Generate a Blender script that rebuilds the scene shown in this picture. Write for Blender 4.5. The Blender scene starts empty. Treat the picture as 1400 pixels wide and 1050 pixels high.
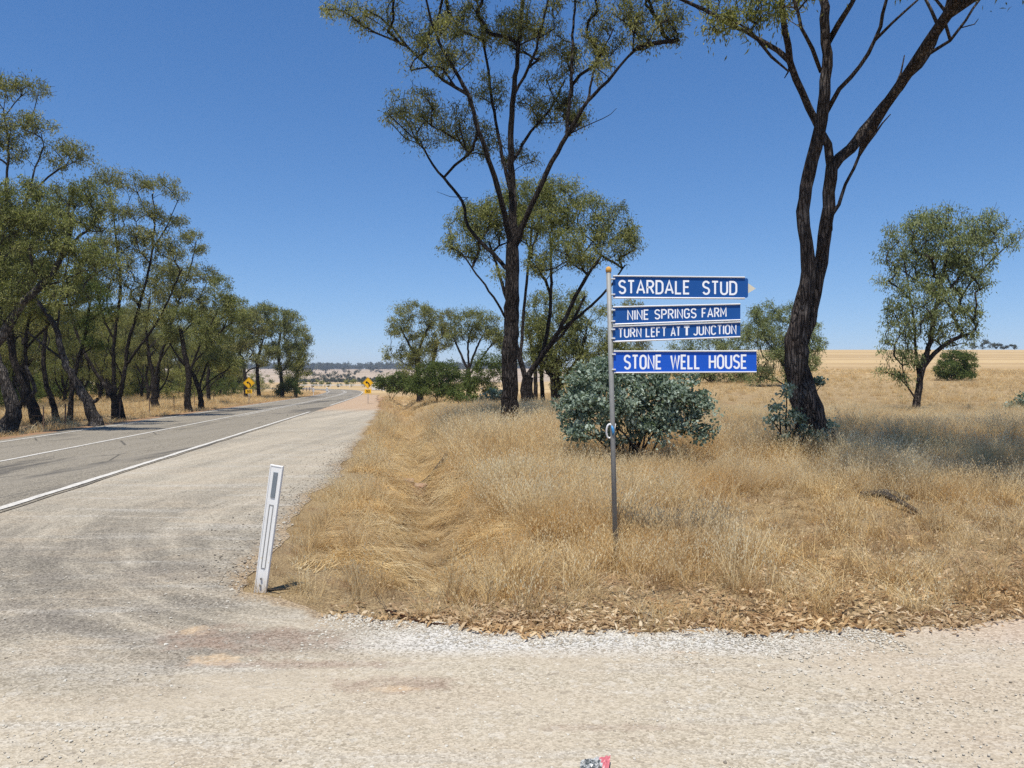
import bpy, math, random
import numpy as np
from mathutils import Vector

# ------------------------------------------------------------------ camera, light, exposure
S = bpy.context.scene
COL = S.collection
cam_d = bpy.data.cameras.new('camera'); cam = bpy.data.objects.new('camera', cam_d); COL.objects.link(cam)
cam.location = (0, 0, 1.6); cam.rotation_euler = (math.radians(90), 0, 0)
cam_d.sensor_width = 36; cam_d.lens = 27.0; cam_d.clip_start = 0.05; cam_d.clip_end = 9000
S.camera = cam
SUN_EL, SUN_AZ = math.radians(69), math.radians(194)      # azimuth clockwise from +Y: behind the camera, a little left
SKYC = [(1.12, .70), (.87, .70), (.70, .85)]
W = bpy.data.worlds.new('World'); S.world = W; W.use_nodes = True
nt = W.node_tree; bg = nt.nodes['Background']
sky = nt.nodes.new('ShaderNodeTexSky'); sky.sky_type = 'NISHITA'; sky.sun_disc = False
sky.sun_elevation = SUN_EL; sky.sun_rotation = SUN_AZ
sky.air_density = 0.8; sky.dust_density = 0.0; sky.ozone_density = 3.0; sky.altitude = 0
# deep dry-air blue: one tone curve per channel over the whole sky
SS = 0.12
cs = nt.nodes.new('ShaderNodeSeparateColor'); cc = nt.nodes.new('ShaderNodeCombineColor'); nt.links.new(sky.outputs[0], cs.inputs[0])
for i_, (g_, k_) in enumerate(SKYC):
    a_ = nt.nodes.new('ShaderNodeMath'); a_.operation = 'MULTIPLY'; a_.inputs[1].default_value = SS; nt.links.new(cs.outputs[i_], a_.inputs[0])
    b_ = nt.nodes.new('ShaderNodeMath'); b_.operation = 'POWER'; b_.inputs[1].default_value = g_; nt.links.new(a_.outputs[0], b_.inputs[0])
    c_ = nt.nodes.new('ShaderNodeMath'); c_.operation = 'MULTIPLY'; c_.inputs[1].default_value = k_/SS; nt.links.new(b_.outputs[0], c_.inputs[0]); nt.links.new(c_.outputs[0], cc.inputs[i_])
nt.links.new(cc.outputs[0], bg.inputs[0]); bg.inputs[1].default_value = SS
sd = bpy.data.lights.new('sun', 'SUN'); sun = bpy.data.objects.new('sun', sd); COL.objects.link(sun)
sd.energy = 5.0; sd.angle = math.radians(0.53); sd.color = (1.0, 0.95, 0.87)
sv = Vector((math.sin(SUN_AZ)*math.cos(SUN_EL), math.cos(SUN_AZ)*math.cos(SUN_EL), math.sin(SUN_EL)))
sun.rotation_euler = (-sv).to_track_quat('-Z', 'Y').to_euler()
S.view_settings.view_transform = 'Standard'; S.view_settings.look = 'None'
S.view_settings.exposure = 0.2; S.view_settings.gamma = 1.0; S.view_settings.use_curve_mapping = False
try:
    S.cycles.max_bounces = 6; S.cycles.diffuse_bounces = 3; S.cycles.glossy_bounces = 2
    S.cycles.transmission_bounces = 4; S.cycles.transparent_max_bounces = 4
    S.cycles.use_denoising = False
except Exception: pass

F = 1050.0
HAZE = 0.00025
rng = np.random.default_rng(7)
random.seed(7)

# ------------------------------------------------------------------ terrain shape
def sstep(x, a, b):
    t = np.clip((np.asarray(x, float)-a)/(b-a), 0, 1); return t*t*(3-2*t)
def hsh(ix, iy, s):
    v = np.sin(ix*127.1+iy*311.7+s*74.7)*43758.5453
    return v-np.floor(v)
def vnoise(x, y, s=0):
    x = np.asarray(x, float); y = np.asarray(y, float)
    ix = np.floor(x); iy = np.floor(y); fx = x-ix; fy = y-iy
    fx = fx*fx*(3-2*fx); fy = fy*fy*(3-2*fy)
    a = hsh(ix, iy, s); b = hsh(ix+1, iy, s); c = hsh(ix, iy+1, s); d = hsh(ix+1, iy+1, s)
    return a+(b-a)*fx+(c-a)*fy+(a-b-c+d)*fx*fy
def fbm(x, y, s=0, o=4):
    r = 0; a = .5
    for k in range(o): r = r+a*vnoise(x*2**k, y*2**k, s+k); a *= .5
    return r
# centre line of the road: straight, then bending left
RC = []
_x, _y, _h = -8.15+0.1476*30, -30.0, math.atan(-0.1476)
while len(RC) < 420:
    RC.append((_x, _y))
    k = 0.0
    if _y > 60: k = 0.0004
    if _y > 125: k = 0.004
    if _y > 150: k = 0.016
    if _h < -1.62: k = 0
    _h -= k*1.0
    _x += math.sin(_h); _y += math.cos(_h)
RC = np.array(RC)
RT = np.gradient(RC, axis=0); RT /= np.linalg.norm(RT, axis=1)[:, None]
RN = np.stack([RT[:, 1], -RT[:, 0]], 1)          # points right of travel
def road_d(X, Y):
    """signed distance to the road centre line (right positive)"""
    X = np.asarray(X, float); Y = np.asarray(Y, float); sh = X.shape
    P_ = np.stack([X.ravel(), Y.ravel()], 1); out = np.zeros(len(P_))
    for i in range(0, len(P_), 4000):
        q = P_[i:i+4000]
        dd = ((q[:, None, :]-RC[None, ::2, :])**2).sum(2); j = dd.argmin(1)*2
        out[i:i+4000] = ((q-RC[j])*RN[j]).sum(1)
    return out.reshape(sh)
RY = [0, 10, 13, 16, 22, 32, 45, 60, 120, 200, 350, 430, 600, 1200, 9000]
RZ = [.0, .08, .2, .28, .40, .6, 1.1, 1.77, 4.5, 9.0, 17.3, 18.5, 14, 8, 8]
LY = [0, 110, 190, 240, 300, 400, 600, 850, 1100, 1600, 2200, 9000]
LZ = [0, 0, .6, .7, .8, 2.7, 4.5, 12.5, 22, 34, 36, 20]
def height(X, Y, fine=True):
    X = np.asarray(X, float); Y = np.asarray(Y, float)
    u = X+0.1476*Y
    th = X/np.maximum(Y, 6)
    z = np.interp(Y, LY, LZ)
    far = sstep(Y, 250, 420)
    z = z+far*(fbm(X/260, Y/260, 3)-.5)*np.clip((Y-250)/60, 0, 9)
    br = sstep(th, .02, .28)*sstep(u, 1.2, 5)
    base = (.22+.2*sstep(Y, 16, 26))*sstep(u, .9, 3.2)*sstep(Y, 5.3, 15)*(1-sstep(Y, 60, 120))
    zr = np.interp(Y, RY, RZ)
    zr = zr*sstep(Y, 5.3, 15)
    z = (z+base)*(1-br)+np.maximum(zr, 0)*br
    gm = sstep(Y, 5.4, 8)*(1-sstep(Y, 60, 100))
    z = z-0.55*np.exp(-(np.abs(u-.42)/.62)**2.6)*gm                       # the ditch
    z = z-0.25*np.exp(-((u+13.3)/.8)**2)*(1-sstep(Y, 90, 140))
    if fine:
        off = sstep(u, -1.2, .4)*sstep(Y, 5.0, 6.5)+sstep(-u, 12, 13.5)
        z = z+off*(fbm(X/1.3, Y/1.3, 9)-.47)*.13*(1-sstep(Y, 60, 200))
        z = z+(fbm(X/2.1, Y/2.1, 5)-.47)*.02*(1-sstep(Y, 30, 60))*(1-off.clip(0, 1))
    return z
def gz(x, y): return float(height(np.array([x]), np.array([y]))[0])
def P(px, py, Y): return np.array([(px-700)/F*Y, Y, 1.6-(py-525)/F*Y])
def G(px, Y):
    x = (px-700)/F*Y; return np.array([x, Y, gz(x, Y)])

# ------------------------------------------------------------------ object helpers
def tag(o, label=None, cat=None, group=None, kind=None):
    if label: o['label'] = label
    if cat: o['category'] = cat
    if group: o['group'] = group
    if kind: o['kind'] = kind
    return o
def empty(name, loc, label, cat, group=None):
    o = bpy.data.objects.new(name, None); COL.objects.link(o); o.location = Vector([float(v) for v in loc]); o.empty_display_size = .3
    return tag(o, label, cat, group)
def mesh_np(name, V, faces, mats, parent=None, attrs=None, smooth=False, midx=None, link=True, org=None):
    """V (n,3) in world space, faces: list of int arrays (m,k)"""
    V = np.asarray(V, np.float32)
    if parent is not None and org is None: org = np.array(parent.location)
    if org is not None: V = V-np.asarray(org, np.float32)
    me = bpy.data.meshes.new(name)
    if not isinstance(faces, (list, tuple)): faces = [faces]
    faces = [np.asarray(f, np.int32) for f in faces if len(f)]
    lv = np.concatenate([f.ravel() for f in faces]); lt = np.concatenate([np.full(len(f), f.shape[1], np.int32) for f in faces])
    ls = np.concatenate([[0], np.cumsum(lt)[:-1]]).astype(np.int32)
    me.vertices.add(len(V)); me.vertices.foreach_set('co', V.ravel())
    me.loops.add(len(lv)); me.loops.foreach_set('vertex_index', lv)
    me.polygons.add(len(lt)); me.polygons.foreach_set('loop_start', ls); me.polygons.foreach_set('loop_total', lt)
    if midx is not None: me.polygons.foreach_set('material_index', np.asarray(midx, np.int32))
    me.polygons.foreach_set('use_smooth', np.full(len(lt), bool(smooth)))
    for m in (mats if isinstance(mats, (list, tuple)) else [mats]): me.materials.append(m)
    for k, v in (attrs or {}).items():
        a = me.attributes.new(k, 'FLOAT', 'POINT'); a.data.foreach_set('value', np.asarray(v, np.float32))
    me.update(); me.validate(clean_customdata=False)
    o = bpy.data.objects.new(name, me)
    if link: COL.objects.link(o)
    if parent is not None: o.parent = parent
    return o
class MB:
    def __init__(s): s.V = []; s.Q = []; s.T = []; s.n = 0; s.tri = []
    def add(s, V, Q=None, T=None):
        V = np.asarray(V, float); s.V.append(V)
        if Q is not None and len(Q): s.Q.append(np.asarray(Q)+s.n)
        if T is not None and len(T): s.T.append(np.asarray(T)+s.n)
        s.n += len(V); return s
    def box(s, c, size, R=None, bevel=0.0):
        c = np.array(c, float); h = np.array(size, float)/2
        if bevel <= 0:
            v = np.array([[x, y, z] for x in (-1, 1) for y in (-1, 1) for z in (-1, 1)])*h
            q = [[0, 1, 3, 2], [4, 6, 7, 5], [0, 4, 5, 1], [2, 3, 7, 6], [0, 2, 6, 4], [1, 5, 7, 3]]
            t = None
        else:
            b = bevel; v = []; idx = {}
            for sx in (-1, 1):
                for sy in (-1, 1):
                    for sz in (-1, 1):
                        for ax in range(3):
                            p = np.array([sx, sy, sz])*(h-b); p[ax] = [sx, sy, sz][ax]*h[ax]
                            idx[(sx, sy, sz, ax)] = len(v); v.append(p)
            q = []; t = []
            for ax in range(3):
                o = [a for a in range(3) if a != ax]
                for sg in (-1, 1):
                    f = []
                    for a, b2 in ((-1, -1), (1, -1), (1, 1), (-1, 1)):
                        k = [0, 0, 0]; k[ax] = sg; k[o[0]] = a; k[o[1]] = b2; f.append(idx[(*k, ax)])
                    q.append(f)
            for ax in range(3):
                o = [a for a in range(3) if a != ax]
                for a in (-1, 1):
                    for b2 in (-1, 1):
                        k0 = [0, 0, 0]; k0[ax] = -1; k0[o[0]] = a; k0[o[1]] = b2; k1 = list(k0); k1[ax] = 1
                        q.append([idx[(*k0, o[0])], idx[(*k1, o[0])], idx[(*k1, o[1])], idx[(*k0, o[1])]])
            for sx in (-1, 1):
                for sy in (-1, 1):
                    for sz in (-1, 1): t.append([idx[(sx, sy, sz, a)] for a in range(3)])
            v = np.array(v)
        if R is not None: v = v@np.array(R).T
        return s.add(v+c, q, t)
    def tube(s, pts, rad, k=8, cap=True):
        pts = np.asarray(pts, float); n = len(pts); rad = np.broadcast_to(rad, (n,))
        d = np.gradient(pts, axis=0); d /= np.linalg.norm(d, axis=1)[:, None]+1e-9
        ref = np.array([.31, .83, .17]) if abs(d[:, 1]).mean() < .7 else np.array([.9, .1, .3])
        a = np.cross(d, ref); a /= np.linalg.norm(a, axis=1)[:, None]+1e-9; b = np.cross(d, a)
        an = np.arange(k)/k*2*np.pi
        V = pts[:, None]+rad[:, None, None]*(np.cos(an)[None, :, None]*a[:, None]+np.sin(an)[None, :, None]*b[:, None])
        Q = []
        for i in range(n-1):
            for j in range(k):
                Q.append([i*k+j, i*k+(j+1) % k, (i+1)*k+(j+1) % k, (i+1)*k+j])
        V = V.reshape(-1, 3); T = []
        if cap:
            V = np.concatenate([V, pts[:1], pts[-1:]])
            for j in range(k):
                T.append([n*k, (j+1) % k, j]); T.append([n*k+1, (n-1)*k+j, (n-1)*k+(j+1) % k])
        return s.add(V, Q, T)
    def prism(s, poly, y0, y1, R=None, org=(0, 0, 0)):
        """poly in (x,z), extruded from y0 to y1"""
        n = len(poly); v = np.array([[x, y0, z] for x, z in poly]+[[x, y1, z] for x, z in poly])
        if R is not None: v = v@np.array(R).T
        v = v+np.array(org)
        q = [[i, (i+1) % n, n+(i+1) % n, n+i] for i in range(n)]
        t = [[0, i, i+1] for i in range(1, n-1)]+[[n, n+i+1, n+i] for i in range(1, n-1)]
        return s.add(v, q, t)
    def build(s, name, mat, parent=None, smooth=False, **k):
        fs = []
        if s.Q: fs.append(np.concatenate(s.Q))
        if s.T: fs.append(np.concatenate(s.T))
        return mesh_np(name, np.concatenate(s.V), fs, mat, parent, smooth=smooth, **k)
def rotm(ax, deg):
    a = math.radians(deg); c, s_ = math.cos(a), math.sin(a)
    return np.array({'x': [[1, 0, 0], [0, c, -s_], [0, s_, c]], 'y': [[c, 0, s_], [0, 1, 0], [-s_, 0, c]], 'z': [[c, -s_, 0], [s_, c, 0], [0, 0, 1]]}[ax])
def copy_tree(o, loc, rz=0, sc=1.0):
    r = o.copy(); COL.objects.link(r); r.location = Vector([float(v) for v in loc]); r.rotation_euler = (0, 0, rz); r.scale = (sc, sc, sc)
    for ch in list(o.children):
        c = ch.copy(); COL.objects.link(c); c.parent = r
    return r

# ------------------------------------------------------------------ material helpers
class MT:
    def __init__(s, name):
        s.m = bpy.data.materials.new(name); s.m.use_nodes = True; s.t = s.m.node_tree
        s.b = s.t.nodes['Principled BSDF']; s.b.inputs['Roughness'].default_value = .85
        s.b.inputs['Specular IOR Level'].default_value = .25
    def n(s, ty, **k):
        x = s.t.nodes.new(ty)
        for a, v in k.items(): setattr(x, a, v)
        return x
    def L(s, a, b): s.t.links.new(a, b)
    def pos(s):
        return s.n('ShaderNodeNewGeometry').outputs['Position']
    def obj(s): return s.n('ShaderNodeTexCoord').outputs['Object']
    def mapv(s, v, sc=(1, 1, 1), rz=0):
        m = s.n('ShaderNodeMapping'); m.inputs['Scale'].default_value = sc; m.inputs['Rotation'].default_value = (0, 0, rz); s.L(v, m.inputs[0]); return m.outputs[0]
    def noise(s, v, sc, det=4, ro=.55, dist=0):
        x = s.n('ShaderNodeTexNoise'); x.inputs['Scale'].default_value = sc; x.inputs['Detail'].default_value = det
        x.inputs['Roughness'].default_value = ro; x.inputs['Distortion'].default_value = dist; s.L(v, x.inputs['Vector']); return x.outputs[0]
    def vor(s, v, sc, out='Color', feat='F1', rnd=1):
        x = s.n('ShaderNodeTexVoronoi'); x.feature = feat; x.inputs['Scale'].default_value = sc; x.inputs['Randomness'].default_value = rnd; s.L(v, x.inputs['Vector']); return x.outputs[out]
    def ramp(s, f, stops):
        x = s.n('ShaderNodeValToRGB'); e = x.color_ramp.elements
        while len(e) < len(stops): e.new(.5)
        for i, (p, c) in enumerate(stops):
            e[i].position = p; e[i].color = (*c, 1) if isinstance(c, tuple) else (c, c, c, 1)
        s.L(f, x.inputs[0]); return x.outputs[0]
    def mix(s, f, a, b, mode='MIX'):
        x = s.n('ShaderNodeMix'); x.data_type = 'RGBA'; x.blend_type = mode
        for so, v in ((x.inputs[0], f), (x.inputs[6], a), (x.inputs[7], b)):
            if isinstance(v, (int, float)): so.default_value = v
            elif isinstance(v, tuple): so.default_value = (*v, 1)
            else: s.L(v, so)
        return x.outputs[2]
    def math(s, op, a, b=0.0, clamp=False):
        x = s.n('ShaderNodeMath'); x.operation = op; x.use_clamp = clamp
        for so, v in ((x.inputs[0], a), (x.inputs[1], b)):
            if isinstance(v, (int, float)): so.default_value = v
            else: s.L(v, so)
        return x.outputs[0]
    def sep(s, c):
        x = s.n('ShaderNodeSeparateXYZ'); s.L(c, x.inputs[0]); return x.outputs
    def attr(s, name):
        x = s.n('ShaderNodeAttribute'); x.attribute_name = name; return x.outputs['Fac']
    def rnd(s): return s.n('ShaderNodeObjectInfo').outputs['Random']
    def color(s, c):
        if isinstance(c, tuple): s.b.inputs['Base Color'].default_value = (*c, 1)
        else: s.L(c, s.b.inputs['Base Color'])
    def bump(s, h, strength=.5, dist=.02):
        x = s.n('ShaderNodeBump'); x.inputs['Strength'].default_value = strength; x.inputs['Distance'].default_value = dist
        s.L(h, x.inputs['Height']); s.L(x.outputs[0], s.b.inputs['Normal'])
    def set(s, rough=None, metal=None, spec=None):
        if rough is not None: s.b.inputs['Roughness'].default_value = rough
        if metal is not None: s.b.inputs['Metallic'].default_value = metal
        if spec is not None: s.b.inputs['Specular IOR Level'].default_value = spec
    def translucent(s, col, fac):
        tr = s.n('ShaderNodeBsdfTranslucent'); mx = s.n('ShaderNodeMixShader'); mx.inputs[0].default_value = fac
        if isinstance(col, tuple): tr.inputs[0].default_value = (*col, 1)
        else: s.L(col, tr.inputs[0])
        s.L(s.b.outputs[0], mx.inputs[1]); s.L(tr.outputs[0], mx.inputs[2])
        s.L(mx.outputs[0], s.t.nodes['Material Output'].inputs['Surface'])

# terrain: dry straw over soil near, stubble bands far
m = MT('dry_paddock'); p = m.pos()
n1 = m.noise(p, 1.1, 6, .65); n2 = m.noise(p, 60, 4, .7); n3 = m.noise(m.mapv(p, (1, 9, 1), .2), 14, 4, .7)
near = m.mix(m.ramp(n1, [(.38, 0.0), (.62, 1.0)]), (.21, .14, .08), (.38, .27, .14))
near = m.mix(m.ramp(n3, [(.35, 0.0), (.7, .8)]), near, (.50, .385, .20))
near = m.mix(m.ramp(n2, [(.4, .85), (.56, 0.0)]), near, (.10, .066, .042)); near = m.mix(m.ramp(n2, [(.56, .0), (.66, .7)]), near, (.58, .46, .28))
nb = m.noise(p, .9, 4, .6)
near = m.mix(m.ramp(nb, [(.56, 0.0), (.7, .6)]), near, (.25, .145, .085))
fb = m.noise(m.mapv(p, (.004, .06, .02), .06), 1, 6, .7); fs = m.noise(m.mapv(p, (.25, .8, .3)), 1, 6, .75)
far = m.mix(m.ramp(fb, [(.44, 0.0), (.56, 1.0)]), (.47, .34, .175), (.32, .215, .11))
far = m.mix(m.ramp(fs, [(.35, 0.0), (.7, .7)]), far, (.52, .385, .21))
y_ = m.sep(p)[1]
t_ = m.math('DIVIDE', m.math('SUBTRACT', y_, 28), 60, True)
c = m.mix(t_, near, far)
lf = m.math('MULTIPLY', m.math('DIVIDE', m.math('SUBTRACT', y_, 430), 130, True), m.math('LESS_THAN', m.math('SUBTRACT', m.sep(p)[0], m.math('MULTIPLY', y_, .12)), 0.0))
pk = m.mix(m.ramp(m.noise(m.mapv(p, (.01, .02, .01)), 1, 5, .6), [(.4, 0.0), (.62, 1.0)]), (.47, .37, .27), (.33, .25, .165))
c = m.mix(lf, c, pk)
# red-brown dirt margin left of the road and bare earth right of it further on
dr = m.attr('dirt')
c = m.mix(m.math('MULTIPLY', dr, m.ramp(m.noise(p, 3, 5, .6), [(.3, .35), (.6, 1.0)])), c, m.mix(m.noise(p, 25, 4, .7), (.20, .095, .055), (.42, .25, .155)))
m.color(c); m.set(rough=.95, spec=.05); m.bump(n2, .6, .04)
M_TERRAIN = m.m

def chip(m, p, sc=95):
    v = m.vor(p, sc, 'Color'); r = m.sep(v)[0]
    d = m.vor(p, sc, 'Distance')
    return r, d
# sealed road
m = MT('bitumen'); p = m.pos(); r, d = chip(m, p, 70)
n = m.noise(p, .35, 5, .6); ns = m.noise(m.mapv(p, (1, .06, 1), -.147), 1.6, 5, .65)
c = m.mix(m.ramp(r, [(0, 0.0), (1, 1.0)]), (.075, .065, .050), (.385, .34, .262))
c = m.mix(m.ramp(ns, [(.42, 0.0), (.62, .55)]), c, (.27, .24, .19))
c = m.mix(m.ramp(m.noise(m.mapv(p, (1, .13, 1), -.147), .55, 5, .7, .5), [(.52, 0.0), (.64, .8)]), c, (.055, .053, .050))
ck = m.vor(m.mapv(p, (1, .5, 1)), .45, 'Distance', 'DISTANCE_TO_EDGE')
m.L(m.math('ADD', 0.0, 0.0), m.t.nodes['Material Output'].inputs['Displacement']) if False else None
cr = m.math('MULTIPLY', m.ramp(ck, [(0, 1.0), (.012, 0.0)]), m.ramp(m.noise(p, .5, 2), [(.5, 0.0), (.56, .8)]))
c = m.mix(cr, c, (.03, .03, .03))
m.color(c); m.set(rough=.9, spec=.15); m.bump(d, .5, .01); M_ROAD = m.m
# shoulder and side road: pale limestone gravel over chip seal
m = MT('gravel'); p = m.pos(); r, d = chip(m, p, 85); r2, d2 = chip(m, p, 30); r3, d3 = chip(m, p, 170)
X_, Y_, Z_ = m.sep(p)
seal = m.mix(m.ramp(r, [(0, 0.0), (.35, .45), (1, 1.0)]), (.125, .108, .082), (.50, .445, .345))
seal = m.mix(m.ramp(m.noise(p, .6, 5, .65), [(.4, 0.0), (.65, .7)]), seal, m.mix(r, (.27, .23, .17), (.52, .455, .35)))
grav = m.mix(m.ramp(r, [(0, 0.0), (.5, .6), (1, 1.0)]), (.295, .252, .18), (.53, .465, .355))
grav = m.mix(m.ramp(r3, [(.0, .5), (.2, 0.0)]), grav, (.20, .17, .13))
grav = m.mix(m.ramp(r2, [(.9, 0.0), (.93, .3)]), grav, (.62, .585, .51))
grav = m.mix(m.ramp(r2, [(.015, .5), (.02, 0.0)]), grav, (.16, .13, .10))
dust = m.ramp(m.noise(m.mapv(p, (.5, 1, 1)), 1.0, 5, .6, .4), [(.42, 0.0), (.66, .75)])
grav = m.mix(dust, grav, m.mix(m.noise(p, 40, 3), (.42, .35, .25), (.51, .44, .335)))
tk = m.noise(m.mapv(p, (1.3, .05, 1), -.147), 1.0, 5, .65)
seal = m.mix(m.ramp(tk, [(.40, .55), (.5, 0.0)]), seal, m.mix(r, (.10, .088, .068), (.40, .355, .28)))
seal = m.mix(m.ramp(tk, [(.52, 0.0), (.64, .5)]), seal, m.mix(r, (.36, .31, .235), (.60, .53, .41)))
wob = m.math('MULTIPLY', m.math('SUBTRACT', m.noise(p, .8, 5, .6), .5), 2.6)
# sealed part: left of a line running into the foreground corner
e = m.math('ADD', m.math('SUBTRACT', Y_, m.math('MULTIPLY', X_, .55)), wob)
sm = m.math('DIVIDE', m.math('SUBTRACT', e, 4.9), 2.3, True)
sm = m.math('MULTIPLY', sm, m.math('DIVIDE', m.math('SUBTRACT', m.math('ADD', Y_, m.math('MULTIPLY', wob, .3)), 3.9), 1.2, True))
c = m.mix(sm, grav, seal)
# worn grey bitumen showing through at the left, scrubbed into arcs by turning wheels
rr_ = m.math('SQRT', m.math('ADD', m.math('POWER', m.math('SUBTRACT', X_, .8), 2.0), m.math('POWER', m.math('SUBTRACT', Y_, 10.0), 2.0)))
cmb = m.n('ShaderNodeCombineXYZ'); m.L(m.math('MULTIPLY', rr_, 3.2), cmb.inputs[0]); m.L(m.math('MULTIPLY', m.math('ARCTAN2', m.math('SUBTRACT', Y_, 10.0), m.math('SUBTRACT', X_, .8)), 2.2), cmb.inputs[1])
arc_ = m.noise(cmb.outputs[0], 1.0, 6, .65)
lf_ = m.math('MULTIPLY', m.math('DIVIDE', m.math('SUBTRACT', m.math('ADD', -.7, m.math('MULTIPLY', wob, .8)), X_), 1.6, True), m.math('DIVIDE', m.math('SUBTRACT', m.math('ADD', Y_, m.math('MULTIPLY', wob, .7)), 3.7), 1.3, True))
lf_ = m.math('MULTIPLY', lf_, m.math('DIVIDE', m.math('SUBTRACT', 13.0, Y_), 6.0, True))
c = m.mix(m.math('MULTIPLY', lf_, m.ramp(arc_, [(.38, .1), (.58, .85)])), c, m.mix(r, (.085, .075, .06), (.27, .24, .19)))
c = m.mix(m.math('MULTIPLY', m.ramp(arc_, [(.30, .55), (.42, 0.0)]), .7), c, m.mix(r, (.34, .30, .235), (.54, .49, .40)))
# faint browner and darker drifts over the whole side road
c = m.mix(m.ramp(m.noise(m.mapv(p, (.7, 1.6, 1), -.1), 1.3, 7, .72, .6), [(.50, 0.0), (.64, .6)]), c, m.mix(r, (.25, .20, .14), (.52, .44, .325)))
c = m.mix(m.ramp(m.noise(m.mapv(p, (.35, 2.6, 1), .05), 1.1, 6, .7, .3), [(.52, 0.0), (.66, .5)]), c, m.mix(r, (.24, .22, .185), (.60, .57, .50)))
# dark worn bitumen patches
pm = m.ramp(m.noise(m.mapv(p, (.8, 1.5, 1), .25), .95, 6, .7, .7), [(.47, 0.0), (.62, 1.0)])
px_ = m.math('MULTIPLY', m.math('DIVIDE', m.math('SUBTRACT', -.6, X_), 1.0, True), m.math('MULTIPLY', m.math('DIVIDE', m.math('SUBTRACT', Y_, 3.9), .8, True), m.math('DIVIDE', m.math('SUBTRACT', 9.0, Y_), 3.0, True)))
c = m.mix(m.math('MULTIPLY', m.math('MULTIPLY', pm, px_), .85), c, m.mix(r, (.10, .088, .072), (.30, .265, .215)))
# brownish stained crumbs in front of the guide post, with an ochre hole
def blob(cx, cy, rx, ry, soft=1.1, ns=5):
    a = m.math('POWER', m.math('DIVIDE', m.math('SUBTRACT', X_, cx), rx), 2.0)
    b = m.math('POWER', m.math('DIVIDE', m.math('SUBTRACT', Y_, cy), ry), 2.0)
    q = m.math('ADD', m.math('ADD', a, b), m.math('MULTIPLY', m.math('SUBTRACT', m.noise(p, ns, 8, .75), .5), 5.5))
    return m.math('DIVIDE', m.math('SUBTRACT', 1.0, q), soft, True)
def absq(f): return f
stain = m.mix(r, (.17, .115, .08), (.36, .27, .205))
for cx, cy, rx, ry, a in ((-1.55, 4.75, .62, .30, .65), (-1.25, 4.35, .7, .08, .6), (-.62, 4.05, .45, .13, .65), (-1.95, 4.85, .3, .3, .5), (.55, 3.55, .5, .05, .4)):
    c = m.mix(m.math('MULTIPLY', blob(cx, cy, rx, ry), a), c, stain)
ochre = m.mix(r, (.46, .33, .20), (.60, .46, .30))
for cx, cy, rx, ry in ((-1.72, 4.42, .17, .13), (-2.05, 4.95, .10, .1), (-.6, 4.0, .13, .05), (1.0, 4.55, .12, .03)):
    c = m.mix(m.math('MULTIPLY', blob(cx, cy, rx, ry, 1.2, 8), .8), c, ochre)
# bluish white crushed stone along the grass edge
e1 = m.math('ADD', Y_, m.math('MULTIPLY', wob, .10))
ws = m.math('MULTIPLY', m.math('DIVIDE', m.math('SUBTRACT', e1, 4.42), .25, True), m.math('DIVIDE', m.math('ADD', X_, 1.1), .6, True))
ws = m.math('MULTIPLY', ws, m.math('DIVIDE', m.math('SUBTRACT', 2.2, X_), .8, True))
c = m.mix(m.math('MULTIPLY', ws, .8), c, m.mix(m.ramp(r, [(.15, 0.0), (.6, 1.0)]), (.20, .19, .165), (.60, .58, .53)))
# reddish dust to the right
rd = m.math('MULTIPLY', m.math('DIVIDE', m.math('SUBTRACT', X_, 1.6), 1.6, True), m.ramp(m.noise(p, .9, 4), [(.35, .2), (.6, .9)]))
c = m.mix(m.math('MULTIPLY', rd, .7), c, m.mix(r, (.32, .225, .155), (.55, .43, .32)))
# earth, straw bits and crumbs where the grass begins
rim = m.attr('rim')
rk = m.math('MULTIPLY', m.math('DIVIDE', m.math('SUBTRACT', m.math('ADD', rim, m.math('MULTIPLY', m.math('SUBTRACT', m.noise(p, 3.5, 7, .75), .5), 1.6)), .5), .35, True), .9)
c = m.mix(rk, c, m.mix(m.ramp(m.noise(p, 55, 4, .75), [(.4, 0.0), (.6, 1.0)]), (.13, .088, .055), (.47, .36, .225)))
# red dirt on the shoulder far up the road
fr = m.math('DIVIDE', m.math('SUBTRACT', m.math('ADD', Y_, m.math('MULTIPLY', wob, 2)), 44), 6, True)
c = m.mix(m.math('MULTIPLY', fr, .7), c, m.mix(r, (.34, .205, .115), (.52, .37, .24)))
m.color(c); m.set(rough=.93, spec=.1)
m.bump(m.math('ADD', m.math('MULTIPLY', d, .6), m.math('ADD', m.math('MULTIPLY', d2, .5), m.noise(p, 18, 5, .7))), .6, .011); M_GRAVEL = m.m
# painted line
m = MT('road_paint'); p = m.pos(); r, d = chip(m, p, 70)
m.color(m.mix(m.ramp(m.noise(p, 22, 5, .75), [(.36, .8), (.5, 0.0)]), m.mix(m.noise(p, 3, 3), (.52, .49, .42), (.66, .63, .57)), m.mix(r, (.12, .11, .10), (.32, .30, .27))))
m.bump(d, .4, .006); M_PAINT = m.m
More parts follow.
